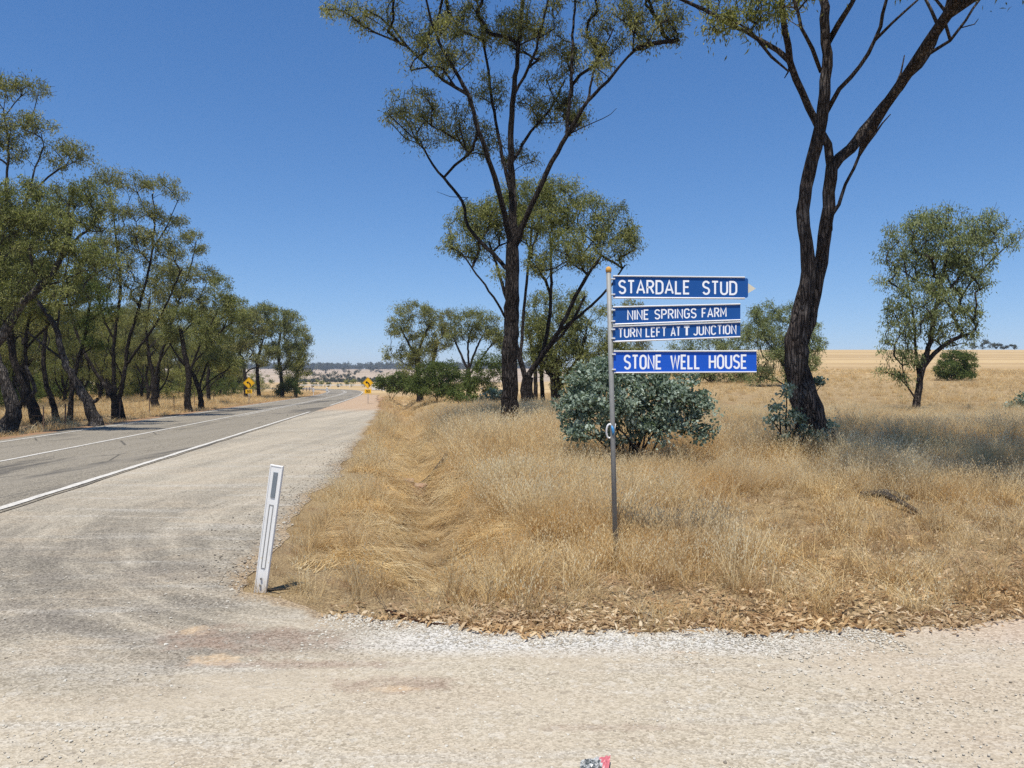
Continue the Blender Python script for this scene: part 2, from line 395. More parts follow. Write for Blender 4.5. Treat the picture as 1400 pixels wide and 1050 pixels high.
# bark
def bark(name, a, b, c2, sc=1.0):
    m = MT(name); p = m.obj(); q = m.mapv(p, (1, 1, .22))
    n = m.noise(q, 16*sc, 6, .7); f = m.vor(q, 22*sc, 'Distance')
    c = m.mix(m.ramp(n, [(.3, 0.0), (.7, 1.0)]), a, b)
    c = m.mix(m.ramp(m.noise(p, 2.2*sc, 5, .65), [(.52, 0.0), (.68, .85)]), c, c2)
    fs = m.vor(m.mix(.12, m.mapv(p, (1, 1, .13)), m.n('ShaderNodeTexNoise').outputs[1]), 24*sc, 'Distance', 'DISTANCE_TO_EDGE'); c = m.mix(m.ramp(fs, [(0, .55), (.12, 0.0)]), c, tuple(v*.35 for v in a))
    c = m.mix(m.ramp(m.noise(q, 40*sc, 4, .75), [(.58, 0.0), (.70, .55)]), c, c2)
    m.color(c); m.set(rough=.95, spec=.1); m.bump(m.math('ADD', m.math('MULTIPLY', m.ramp(fs, [(0, 0.0), (.16, 1.0)]), 1.2), m.math('ADD', f, n)), 1.0, .06); return m.m
M_BARK = bark('dark_bark', (.020, .016, .014), (.070, .057, .049), (.135, .117, .103))
M_BARK2 = bark('grey_brown_bark', (.034, .026, .022), (.125, .10, .085), (.25, .215, .185), .8)
M_BARK3 = bark('silvery_bark', (.035, .030, .027), (.125, .108, .095), (.30, .27, .24), .7)
M_DEAD = bark('dead_wood', (.09, .075, .06), (.24, .20, .165), (.34, .30, .26), 2)
# leaves
def leafm(name, dark, mid, light, tr=.25):
    m = MT(name); t = m.attr('tone')
    c = m.ramp(t, [(0, dark), (.5, mid), (1, light)])
    m.color(c); m.set(rough=.7, spec=.12); m.translucent(m.mix(1.0, c, (1.0, 1.15, .55), 'MULTIPLY'), tr); return m.m
M_LEAF = leafm('gum_leaf', (.076, .086, .030), (.25, .25, .085), (.52, .48, .19), .42)
M_LEAF_G = leafm('green_gum_leaf', (.070, .084, .032), (.225, .235, .085), (.48, .46, .19), .40)
M_LEAF_O = leafm('olive_gum_leaf', (.076, .082, .034), (.245, .24, .095), (.52, .47, .21), .42)
M_BLUE = leafm('blue_green_leaf', (.06, .09, .064), (.23, .29, .225), (.58, .64, .55), .25)
M_GREYG = leafm('grey_green_leaf', (.084, .100, .046), (.26, .29, .13), (.56, .58, .32), .42)
M_BUSH = leafm('bush_leaf', (.04, .062, .018), (.105, .14, .038), (.20, .225, .07))
M_FAR = leafm('far_leaf', (.045, .052, .038), (.072, .082, .055), (.10, .11, .075), .1)
# straw
def straw(name, a, b, c, dk):
    m = MT(name); t = m.attr('tone'); r = m.rnd(); p = m.pos()
    c1 = m.ramp(t, [(0, a), (.5, b), (1, c)])
    k = m.ramp(m.noise(p, .55, 4, .6), [(.36, .6), (.58, 0.0)])
    c1 = m.mix(k, c1, dk)
    k = m.ramp(m.noise(p, 1.5, 3, .6), [(.54, 0.0), (.68, .55)])
    c1 = m.mix(k, c1, m.mix(1.0, c1, (.66, .60, .56), 'MULTIPLY'))
    c1 = m.mix(m.math('MULTIPLY', r, .42), c1, m.mix(1.0, c1, (.72, .64, .54), 'MULTIPLY'))
    k = m.ramp(m.noise(p, .8, 3, .5), [(.46, 0.0), (.60, .75)]); c1 = m.mix(k, c1, m.mix(1.0, c1, (1.06, .97, .80), 'MULTIPLY'))
    m.color(c1); m.set(rough=.9, spec=.04); m.translucent(c1, .42); return m.m
M_STRAW = straw('dry_straw', (.33, .21, .09), (.83, .65, .34), (.99, .90, .63), (.62, .44, .22))
M_STRAW2 = straw('grey_straw', (.21, .14, .065), (.68, .52, .28), (.97, .84, .54), (.44, .31, .155))
M_STRAW3 = straw('rusty_thatch', (.16, .095, .05), (.42, .275, .14), (.72, .55, .33), (.30, .20, .11))
M_LITTER = straw('fallen_leaf', (.20, .12, .07), (.58, .42, .24), (.92, .80, .58), (.46, .31, .18))

# ------------------------------------------------------------------ terrain, road, gravel
def axis_pts(fine0, fine1, step, lo, hi, g):
    a = list(np.arange(fine0, fine1, step)); s = step; x = fine1
    while x < hi: a.append(x); s *= g; x += s
    a.append(hi); s = step; x = fine0
    while x > lo: x -= s; s *= g; a.append(max(x, lo))
    return np.array(sorted(set(np.round(a, 4))))
xs = axis_pts(-16, 14, .19, -4500, 4500, 1.06); ys = axis_pts(3, 30, .19, -40, 6500, 1.045)
XX, YY = np.meshgrid(xs, ys)
rd_ = road_d(XX, YY)
ZZ = height(XX, YY)
# keep the verge flush with the road, the soil itself stays below the carriageway
ZZ = np.where((rd_ > -3.4) & (rd_ < 3.2), ZZ*(YY > 400)+(height(XX, YY, False)-.05)*(YY <= 400), ZZ)
def apron_edge_Y(x):
    """front edge of the grass (world Y) as a function of X"""
    x = np.asarray(x, float)
    e = np.interp(x, [-2.6, -2.0, -1.75, -1.3, -.75, .0, 1.5, 3.5, 9], [6.3, 5.9, 5.62, 5.36, 5.08, 4.93, 4.90, 5.15, 5.3])+(fbm(x*4.5, x*0+8.3, 24)-.47)*.22
    return e+(fbm(x*2.3, x*0+3.3, 21)-.47)*.30+(fbm(x*9, x*0+1.3, 22)-.47)*.08
def shoulder_u(Y):
    Y = np.asarray(Y, float)
    return -1.12+(fbm(Y/1.6, Y*0, 31)-.47)*.75-sstep(Y, 40, 75)*.6+(fbm(Y*3, Y*0+5, 32)-.47)*.14
onap = ((XX+.1476*YY) < shoulder_u(YY)-.25) | (YY < apron_edge_Y(XX)-.25)
ZZ = np.where(onap & (rd_ > 2.9) & (YY < 110), ZZ-.035, ZZ)
nx, ny = len(xs), len(ys)
I = np.arange(nx*ny).reshape(ny, nx)
Q = np.stack([I[:-1, :-1], I[:-1, 1:], I[1:, 1:], I[1:, :-1]], -1).reshape(-1, 4)
dirt = (np.exp(-((rd_+4.0)/.9)**2)+.9*np.exp(-((rd_-6.3)/1.6)**2)*sstep(YY, 40, 50)*(1-sstep(YY, 80, 120))).clip(0, 1)*(1-sstep(YY, 120, 200))
ter = mesh_np('terrain', np.stack([XX, YY, ZZ], -1).reshape(-1, 3), Q, M_TERRAIN, smooth=True, attrs={'dirt': dirt.ravel()})
tag(ter, 'dry straw coloured paddocks rising to low hills', kind='structure')

def ribbon(name, d0, d1, mat, dz, label, s0=0, s1=None, n=6, kind='structure', ragged=0):
    s1 = len(RC) if s1 is None else s1
    sub = 4 if s1-s0 < 330 and ragged else 1
    t = np.linspace(s0, s1-1, (s1-s0)*sub)
    cx = np.interp(t, np.arange(len(RC)), RC[:, 0]); cy = np.interp(t, np.arange(len(RC)), RC[:, 1])
    nxx = np.interp(t, np.arange(len(RC)), RN[:, 0]); nyy = np.interp(t, np.arange(len(RC)), RN[:, 1])
    k = np.linspace(0, 1, n)
    e0 = d0+(fbm(t*2.5, t*0, 41)-.47)*ragged; e1 = d1+(fbm(t*2.5, t*0+9, 43)-.47)*ragged
    D = e0[:, None]*(1-k)+e1[:, None]*k
    X = cx[:, None]+nxx[:, None]*D; Y = cy[:, None]+nyy[:, None]*D
    Z = height(X, Y, False)+dz-.004*0
    Z = Z-.012*(D/2.7)**2*0
    I = np.arange(X.size).reshape(X.shape)
    Q = np.stack([I[:-1, :-1], I[:-1, 1:], I[1:, 1:], I[1:, :-1]], -1).reshape(-1, 4)
    o = mesh_np(name, np.stack([X, Y, Z], -1).reshape(-1, 3), Q, mat, smooth=True)
    return tag(o, label, kind=kind)
ribbon('road', -3.15, 3.2, M_ROAD, .012, 'grey bitumen two lane road bending left in the distance', ragged=.12)
ribbon('left_edge_line', -2.72, -2.62, M_PAINT, .020, 'worn white line along the far edge of the road', n=2, ragged=.03)
ribbon('centre_line', -.06, .05, M_PAINT, .020, 'white centre line of the road', n=2, s0=0, s1=380, ragged=.025)
ribbon('barrier_line', .28, .36, M_PAINT, .020, 'second faint centre line further up the road', n=2, s0=68, s1=190, ragged=.03)
ribbon('right_edge_line', 2.99, 3.12, M_PAINT, .0225, 'broad white edge line beside the gravel shoulder', n=2, s0=0, s1=75, ragged=.05)
ribbon('right_edge_line', 2.99, 3.12, M_PAINT, .0225, 'continued white edge line further up the road', n=2, s0=87, s1=300, ragged=.03)
# gravel shoulder + side road mouth: one sheet with a ragged rim
def apron():
    V = []; Q = []
    # part 1: along the road
    Ys = np.concatenate([np.arange(4.2, 30, .12), np.arange(30, 112, .4)])
    k = np.linspace(0, 1, 26)
    u0 = -5.12; u1 = shoulder_u(Ys)
    Uu = u0*(1-k)[None]+u1[:, None]*k[None]
    Yg = np.repeat(Ys[:, None], len(k), 1); Xg = Uu-.1476*Yg-np.interp(Yg, [0, 60, 112], [0, 0, 1.3])
    A = (Xg, Yg)
    # part 2: the side road in front
    Xs = np.concatenate([np.arange(-16, 14, .12)]); k = np.linspace(0, 1, 60)
    e = apron_edge_Y(Xs)
    e = np.where(Xs < -2.4, 6.6, e)
    Y2 = -30*(1-k)[None]**3+e[:, None]*(1-(1-k)[None]**3)
    X2 = np.repeat(Xs[:, None], len(k), 1)
    rimA = np.exp(-(u1[:, None]-Uu)/.34)*(Yg > 5.2); rimB = np.exp(-(e[:, None]-Y2)/np.where(X2 < -.5, .30, .10))*(X2 > -2.2)*np.where(X2 > -.6, .62, 1.0)
    return (A[0], A[1], rimA), (X2, Y2, rimB)
A, B = apron()
mb = MB()
RIM = []
for (X, Y, rm_), dz in ((A, 0.0), (B, 0.004)):
    Z = height(X, Y, False)+(fbm(X/2.1, Y/2.1, 5)-.47)*.02+.006+dz
    rr = road_d(X, Y)
    Z = np.where(rr < 3.35, height(X, Y, False)+.002, Z)
    Z = Z+np.where(rr > 3.6, .012*(fbm(X*3, Y*3, 55)-.47), 0)
    I = np.arange(X.size).reshape(X.shape)
    Q = np.stack([I[:-1, :-1], I[:-1, 1:], I[1:, 1:], I[1:, :-1]], -1).reshape(-1, 4)
    mb.add(np.stack([X, Y, Z], -1).reshape(-1, 3), Q); RIM.append(rm_.ravel())
ap = mb.build('gravel_side_road', M_GRAVEL, smooth=True, attrs={'rim': np.concatenate(RIM)})
tag(ap, 'pale gravel side road and shoulder joining the bitumen road', kind='structure')

# ------------------------------------------------------------------ grass (instanced tufts in one stuff object each)
def tuft(n, h0, h1, spread, lean, w, seed, heads=.5, flat=0.0, seg=3):
    r = np.random.default_rng(seed); V = []; Fc = []; tone = []; c = 0
    for i in range(n):
        a = r.uniform(0, 2*np.pi); rr = spread*math.sqrt(r.uniform()); b = np.array([math.cos(a)*rr, math.sin(a)*rr, -.02])
        h = r.uniform(h0, h1); az = r.uniform(0, 2*np.pi); ln = r.uniform(.15, 1)*lean*h
        d = np.array([math.cos(az), math.sin(az), 0]); sd_ = np.array([-d[1], d[0], 0]); ph = r.uniform(0, np.pi)
        sdv = sd_*math.cos(ph)+d*math.sin(ph)
        ww = w*r.uniform(.6, 1.3); t = r.uniform(0, 1)
        ks = np.linspace(0, 1, seg+1)
        zz = h*(ks-flat*.5*ks**2) if flat < 1 else h*.12*np.sin(ks*2.5)
        ll = ln*ks**1.7 if flat < 1 else h*ks
        ctr = b+d*ll[:, None]+np.array([0, 0, 1])*zz[:, None]
        wd = ww*(1-.75*ks)
        for k in range(seg+1):
            V += [ctr[k]-sdv*wd[k]/2, ctr[k]+sdv*wd[k]/2]; tone += [t*.85+.1*ks[k]]*2
        for k in range(seg): Fc.append([c+2*k, c+2*k+1, c+2*k+3, c+2*k+2])
        c += 2*(seg+1)
        if r.uniform() < heads:                                         # drooping oat spikelets
            for j in range(4):
                q = ctr[-1]-(ctr[-1]-ctr[-2])*j*.3; o = np.array([*r.uniform(-1, 1, 2)*.018, -r.uniform(.0, .02)])
                e = q+o; L = r.uniform(.018, .030); s2 = np.array([*r.uniform(-1, 1, 2), 0]); s2 = s2/np.linalg.norm(s2)*.005
                V += [e, e-s2+[0, 0, -L*.4], e+[0, 0, -L], e+s2+[0, 0, -L*.4]]; tone += [.85+.15*r.uniform()]*4
                Fc.append([c, c+1, c+2, c+3]); c += 4
    return np.array(V), np.array(Fc), np.array(tone)
def proto(name, args, mat):
    V, Fc, t = tuft(*args[:7], **args[7]); o = mesh_np(name, V, Fc, mat, attrs={'tone': t}, link=False); return o
def gn_scatter(name, pts, rot, scl, idx, protos, label, cat='grass'):
    pc = bpy.data.collections.new(name+'_kinds')
    for o in protos: pc.objects.link(o)
    me = bpy.data.meshes.new(name); me.vertices.add(len(pts)); me.vertices.foreach_set('co', np.asarray(pts, np.float32).ravel())
    for nm, ty, key, v in (('rot', 'FLOAT_VECTOR', 'vector', rot), ('scl', 'FLOAT_VECTOR', 'vector', scl)):
        a = me.attributes.new(nm, ty, 'POINT'); a.data.foreach_set(key, np.asarray(v, np.float32).ravel())
    a = me.attributes.new('idx', 'INT', 'POINT'); a.data.foreach_set('value', np.asarray(idx, np.int32))
    me.update()
    ob = bpy.data.objects.new(name, me); COL.objects.link(ob)
    ng = bpy.data.node_groups.new(name+'_nodes', 'GeometryNodeTree')
    ng.interface.new_socket('Geometry', in_out='INPUT', socket_type='NodeSocketGeometry'); ng.interface.new_socket('Geometry', in_out='OUTPUT', socket_type='NodeSocketGeometry')
    gi = ng.nodes.new('NodeGroupInput'); go = ng.nodes.new('NodeGroupOutput')
    m2p = ng.nodes.new('GeometryNodeMeshToPoints'); iop = ng.nodes.new('GeometryNodeInstanceOnPoints')
    ci = ng.nodes.new('GeometryNodeCollectionInfo'); ci.inputs['Collection'].default_value = pc; ci.inputs['Separate Children'].default_value = True; ci.inputs['Reset Children'].default_value = True
    def na(nm, ty):
        x = ng.nodes.new('GeometryNodeInputNamedAttribute'); x.data_type = ty; x.inputs[0].default_value = nm; return x.outputs[0]
    e2r = ng.nodes.new('FunctionNodeEulerToRotation')
    L = ng.links.new
    L(gi.outputs[0], m2p.inputs[0]); L(m2p.outputs[0], iop.inputs['Points']); L(ci.outputs[0], iop.inputs['Instance'])
    iop.inputs['Pick Instance'].default_value = True
    L(na('idx', 'INT'), iop.inputs['Instance Index']); L(na('rot', 'FLOAT_VECTOR'), e2r.inputs[0]); L(e2r.outputs[0], iop.inputs['Rotation'])
    L(na('scl', 'FLOAT_VECTOR'), iop.inputs['Scale']); L(iop.outputs[0], go.inputs[0])
    md = ob.modifiers.new('scatter', 'NODES'); md.node_group = ng
    return tag(ob, label, cat, kind='stuff')
H = dict
LN = 1.45
near_protos = [   # names sort alphabetically in Collection Info
    proto('a_tall', (46, .26, .50, .10, .85, .0048, 1, H(heads=.55)), M_STRAW),
    proto('b_tall', (40, .20, .44, .12, 1.25, .0052, 2, H(heads=.45)), M_STRAW),
    proto('c_mid', (44, .12, .28, .11, 1.3, .0048, 3, H(heads=.25)), M_STRAW),
    proto('d_short', (36, .05, .15, .10, 1.2, .0045, 4, H(heads=.0)), M_STRAW2),
    proto('e_flat', (40, .16, .36, .13, 1.0, .0042, 5, H(heads=.1, flat=1.0)), M_STRAW),
    proto('f_flat_grey', (34, .14, .30, .13, 1.0, .0045, 6, H(heads=.0, flat=1.0)), M_STRAW2),
    proto('g_bent', (40, .22, .42, .06, 1.5, .0042, 7, H(heads=.3, flat=.75)), M_STRAW),
]
def comb_proto(name, seed, mat):
    """blades that all lie over to +x"""
    r = np.random.default_rng(seed); V = []; Fc = []; tone = []; c = 0
    for i in range(46):
        b = np.array([*r.uniform(-.12, .12, 2), -.01]); L = r.uniform(.2, .5); h = r.uniform(.03, .13); az = r.normal(0, .28); t = r.uniform()
        d = np.array([math.cos(az), math.sin(az), 0]); s_ = np.array([-d[1], d[0], 0])*.0026*r.uniform(.6, 1.3)
        ks = np.linspace(0, 1, 4); ctr = b+d*(L*ks)[:, None]+np.array([0, 0, 1])*(h*np.sin(ks*2.7))[:, None]
        for k in range(4): V += [ctr[k]-s_*(1-.6*ks[k]), ctr[k]+s_*(1-.6*ks[k])]; tone += [t]*2
        for k in range(3): Fc.append([c+2*k, c+2*k+1, c+2*k+3, c+2*k+2])
        c += 8
    return mesh_np(name, np.array(V), np.array(Fc), mat, attrs={'tone': tone}, link=False)
near_protos += [comb_proto('h_comb', 11, M_STRAW), comb_proto('i_comb', 12, M_STRAW2),
    proto('j_rusty', (40, .10, .26, .12, 1.5, .0046, 8, H(heads=.0)), M_STRAW3), proto('k_thatch', (46, .05, .14, .14, 2.2, .0046, 9, H(heads=.0, flat=1.0)), M_STRAW3), proto('l_pale', (30, .26, .50, .07, .7, .0042, 10, H(heads=.95)), M_STRAW2)]

def scatter_grass(name, n, Yr, dens_fn, label, sc0=1.0, xlim=None, protos=None, side=1):
    # sample in view-ish wedge with a margin, density per m2 made constant through rejection
    Y0, Y1 = Yr
    Ys = np.sqrt(rng.uniform(Y0*Y0, Y1*Y1, n)); th = rng.uniform(-.95, .85, n) if xlim is None else rng.uniform(xlim[0], xlim[1], n)
    X = th*Ys; u = X+.1476*Ys
    keep, kind, scale = dens_fn(X, Ys, u, n)
    X, Ys, u, kind, scale = X[keep], Ys[keep], u[keep], kind[keep], scale[keep]
    Z = height(X, Ys)
    rot = np.zeros((len(X), 3)); rot[:, 2] = rng.uniform(0, 6.283, len(X)); rot[:, :2] = rng.normal(0, .12, (len(X), 2))
    isc = (kind == 7) | (kind == 8)
    side_ = np.where(u < .42, 0.0, np.pi)                       # combed towards the ditch
    rot[isc, 2] = side_[isc]+rng.normal(0, .75, isc.sum()); rot[isc, 1] = np.where(u[isc] < .42, .25, .25)
    inb = isc & (np.abs(u-.42) < .4); rot[inb, 2] = rng.choice([0, np.pi], inb.sum())+rng.normal(0, .5, inb.sum()); rot[inb, 1] = 0
    s3 = scale[:, None]*np.array([1, 1, 1.0])*rng.uniform(.8, 1.25, (len(X), 1))*sc0
    s3[:, 2] *= rng.uniform(.8, 1.15, len(X))
    return gn_scatter(name, np.stack([X, Ys, Z], 1), rot, s3, kind, protos or near_protos, label)
def pick(probs, n):
    return rng.choice(len(probs), n, p=np.array(probs)/sum(probs))
def near_fn(X, Y, u, n):
    r = rng.uniform(size=n)
    ns = fbm(X*.9, Y*.9, 61); n2 = fbm(X*2.6+4, Y*2.6, 63)
    edge = np.minimum(u-shoulder_u(Y), (Y-apron_edge_Y(X))*1.0)
    inside = edge > .02
    d = np.ones(n)
    d = np.where(edge < .35, .75+.25*(edge/.35), d)
    # thin trampled ground to the right and in front
    bare = sstep(X, 1.2, 2.6)*(1-sstep(Y, 8.6, 12))
    bare = np.maximum(bare, (1-sstep(Y, 5.6, 6.6))*.9); bare = np.maximum(bare, 1-sstep(edge, .15, .5))
    bare = np.maximum(bare, sstep(-(u-1.0), 0, .4)*(1-sstep(Y, 6.6, 7.6))*.85)
    bare = np.maximum(bare, .75*sstep(n2, .60, .68))
    bare = np.maximum(bare, .7*np.exp(-(((X-2.0)/1.0)**2+((Y-8.3)/.55)**2)))
    d = d*(1-.62*bare)
    keep = inside & (r < d*(.72+.8*(ns-.35)).clip(.35, 1))
    tall = pick([.30, .26, .14, .03, .04, .02, .10, 0, 0, .05, .03, .035], n)
    low = pick([.01, .03, .12, .22, .14, .16, .04, 0, 0, .12, .20, .01], n)
    dull = (fbm(X*.8+3, Y*.8+7, 69) > .50) & (Y < 11) & (X > -.2) & (rng.uniform(size=n) < .6); tall = np.where(dull, rng.choice([3, 5, 9, 10, 2, 3], n), tall)
    rust = (fbm(X*1.3+9, Y*1.3, 67) > .56) & (rng.uniform(size=n) < .6); tall = np.where(rust, rng.choice([9, 9, 10, 2], n), tall)
    kind = np.where(rng.uniform(size=n) < bare*1.15, low, tall)
    dd = np.abs(u-.42)
    comb = (dd < 1.25) & (Y > 6.6) & (Y < 60) & (rng.uniform(size=n) < np.where(dd < .5, .93, .62))
    kind = np.where(comb, np.where(dd < .5, rng.choice([8, 10, 5, 10], n), rng.choice([7, 7, 7, 8, 10], n)), kind)
    keep2 = ~((dd < .45) & (Y > 6.6) & (rng.uniform(size=n) < .35))
    side = (u < -.3) & ~comb & (Y > 7)
    kind = np.where(side & (rng.uniform(size=n) < .35), 2, kind)
    sc = .70+.60*(ns-.2)+.25*(n2-.45)
    sc = sc*np.where(u < .3, .78, 1.0)*np.where(edge < .3, .7, 1)
    sc = np.where(comb, .95, sc)
    sc = sc*(1+.1*sstep(Y, 9, 16))*(1-.45*sstep(Y, 15, 25)*sstep(u, 5, 9))
    bank = (u > 1.25) & (u < 2.4) & (Y > 7.5); kind = np.where(bank & (rng.uniform(size=n) < .6), rng.choice([0, 0, 1, 11], n), kind); sc = np.where(bank, sc*1.12, sc)
    return keep & keep2, kind, sc
scatter_grass('dry_grass', 15500, (4.6, 12.5), near_fn, 'tall golden dry grass covering the verge around the sign post')
scatter_grass('dry_grass', 20500, (12.5, 30), near_fn, 'golden dry grass on the bank in front of the gum trees', sc0=1.25, xlim=(-.3, .85))
far_protos = [proto('a_far', (26, .25, .5, .28, 1.1, .016, 21, H(heads=.0, seg=2)), M_STRAW),
              proto('b_far', (26, .15, .38, .30, 1.4, .016, 22, H(heads=.0, seg=2)), M_STRAW),
              proto('c_far', (22, .08, .22, .3, 1.2, .016, 23, H(heads=.0, seg=2)), M_STRAW2)]
def far_fn(X, Y, u, n):
    ns = fbm(X*.25, Y*.12, 71)
    inside = u > shoulder_u(Y)+.1
    keep = inside & (rng.uniform(size=n) < (.4+1.0*(ns-.3)).clip(.15, 1))
    return keep, pick([.3, .45, .25], n), np.full(n, .62)+.5*(ns-.4)
scatter_grass('dry_grass', 30000, (30, 95), far_fn, 'dry grass thinning out over the paddock on the right', xlim=(-.3, .85), protos=far_protos)
def left_fn(X, Y, u, n):
    rr = road_d(X, Y); ns = fbm(X*.4, Y*.4, 73)
    keep = (rr < -3.75) & (rr > -48) & (rng.uniform(size=n) < np.where(rr > -12, 1.0, .45)*(.6+.8*(ns-.3)).clip(.2, 1))
    return keep, pick([.35, .45, .2], n), np.where(rr > -4.6, .6, 1.0)*(.8+.5*(ns-.3))
scatter_grass('dry_grass', 42000, (17, 130), left_fn, 'dry grass growing under the roadside gum trees', xlim=(-1.0, -.25), protos=far_protos)

# ------------------------------------------------------------------ fallen leaves, stones, sticks
def litter():
    n = 17000
    X = rng.uniform(-1.3, 7.5, n); e = apron_edge_Y(X); wd = np.interp(X, [-1.3, 0, 1.5, 4, 7.5], [.2, .55, 1.3, 2.3, 3.2])
    q = rng.exponential(.5, n); Y = e-.05+wd*q+rng.normal(0, .05, n)
    keep = rng.uniform(size=n) < (.4+1.3*(fbm(X*1.8, Y*1.8, 81)-.25)).clip(0, 1)*sstep(X, -1.3, .4).clip(.12, 1)
    # some further scattered among the grass and under the trees
    X = np.concatenate([X[keep], rng.uniform(-1.2, 12, 3200)]); Y = np.concatenate([Y[keep], rng.uniform(5.2, 17, 3200)])
    Z = height(X, Y)+.012+rng.uniform(0, .03, len(X)); n = len(X)
    L = rng.uniform(.035, .085, n); w = L*rng.uniform(.14, .30, n); az = rng.uniform(0, 6.283, n); tl = rng.normal(0, .35, n); cu = rng.uniform(-.35, .35, n)*L; ro = rng.normal(0, .5, n)
    d = np.stack([np.cos(az)*np.cos(tl), np.sin(az)*np.cos(tl), np.sin(tl)], 1); s_ = np.stack([-np.sin(az), np.cos(az), ro], 1); s_ /= np.linalg.norm(s_, axis=1)[:, None]
    up = np.cross(d, s_); C = np.stack([X, Y, Z], 1); V = np.zeros((n, 6, 3))
    V[:, 0] = C-d*L[:, None]/2; V[:, 5] = C+d*L[:, None]/2
    for k, t in ((1, -.18), (3, .18)):
        m_ = C+d*(L*t)[:, None]+up*np.abs(cu)[:, None]*.6
        V[:, k] = m_-s_*w[:, None]/2; V[:, k+1] = m_+s_*w[:, None]/2
    V = V.reshape(-1, 3); b = np.arange(n)[:, None]*6
    T = np.concatenate([b+[0, 1, 2], b+[3, 5, 4]]); Qd = b+[1, 3, 4, 2]
    o = mesh_np('fallen_leaves', V, [Qd, T], M_LITTER, attrs={'tone': np.repeat(rng.beta(1.6, 1.5, n), 6)})
    tag(o, 'curled tan gum leaves littering the grass edge', 'leaf litter', kind='stuff')
litter()
m = MT('stone'); r = m.attr('tone'); m.color(m.ramp(r, [(0, (.11, .095, .08)), (.35, (.33, .28, .21)), (1, (.58, .55, .47))])); m.set(rough=.9); M_STONE = m.m
def stones():
    ico = np.array([[0, 0, 1], [.894, 0, .447], [.276, .851, .447], [-.724, .526, .447], [-.724, -.526, .447], [.276, -.851, .447], [.724, .526, -.447], [-.276, .851, -.447], [-.894, 0, -.447], [-.276, -.851, -.447], [.724, -.526, -.447], [0, 0, -1]])
    T = np.array([[0, 1, 2], [0, 2, 3], [0, 3, 4], [0, 4, 5], [0, 5, 1], [1, 6, 2], [2, 7, 3], [3, 8, 4], [4, 9, 5], [5, 10, 1], [6, 7, 2], [7, 8, 3], [8, 9, 4], [9, 10, 5], [10, 6, 1]])
    n = 10000
    Y = 2.2+rng.uniform(0, 1, n)**1.3*4.5; X = rng.uniform(-.85, .85, n)*np.maximum(Y, 3)
    r0 = np.exp(rng.normal(math.log(.0034), .42, n)).clip(.002, .011)
    # crushed stone band along the grass edge
    m2 = 5200; X2 = rng.uniform(-1.3, 2.4, m2); Y2 = apron_edge_Y(X2)-rng.exponential(.16, m2)
    m3 = 2600; Y3 = rng.uniform(5.5, 22, m3); X3 = shoulder_u(Y3)-.1476*Y3-rng.exponential(.22, m3); 
    X = np.concatenate([X, X2, X3]); Y = np.concatenate([Y, Y2, Y3]); r0 = np.concatenate([r0, rng.uniform(.004, .0095, m2), rng.uniform(.004, .012, m3)])
    tn = np.concatenate([rng.beta(2.2, 1.2, n), rng.uniform(.35, 1, m2), rng.uniform(0, .8, m3)])
    k = (Y < apron_edge_Y(X)+.1) | (X+.1476*Y < shoulder_u(Y)+.1); k &= X+.1476*Y > -4.6
    X, Y, r0, tn = X[k], Y[k], r0[k], tn[k]; n = len(X)
    Z = height(X, Y, False)+.012+r0*.2
    V = ico[None]*r0[:, None, None]*rng.uniform(.7, 1.3, (n, 12, 1))*np.stack([rng.uniform(.8, 1.4, n), rng.uniform(.8, 1.4, n), rng.uniform(.45, .8, n)], 1)[:, None, :]
    V = V+np.stack([X, Y, Z], 1)[:, None]
    T = (T[None]+np.arange(n)[:, None, None]*12).reshape(-1, 3)
    o = mesh_np('loose_gravel', V.reshape(-1, 3), T, M_STONE, attrs={'tone': np.repeat(tn, 12)})
    tag(o, 'loose stones scattered on the pale side road', 'gravel', kind='stuff')
stones()

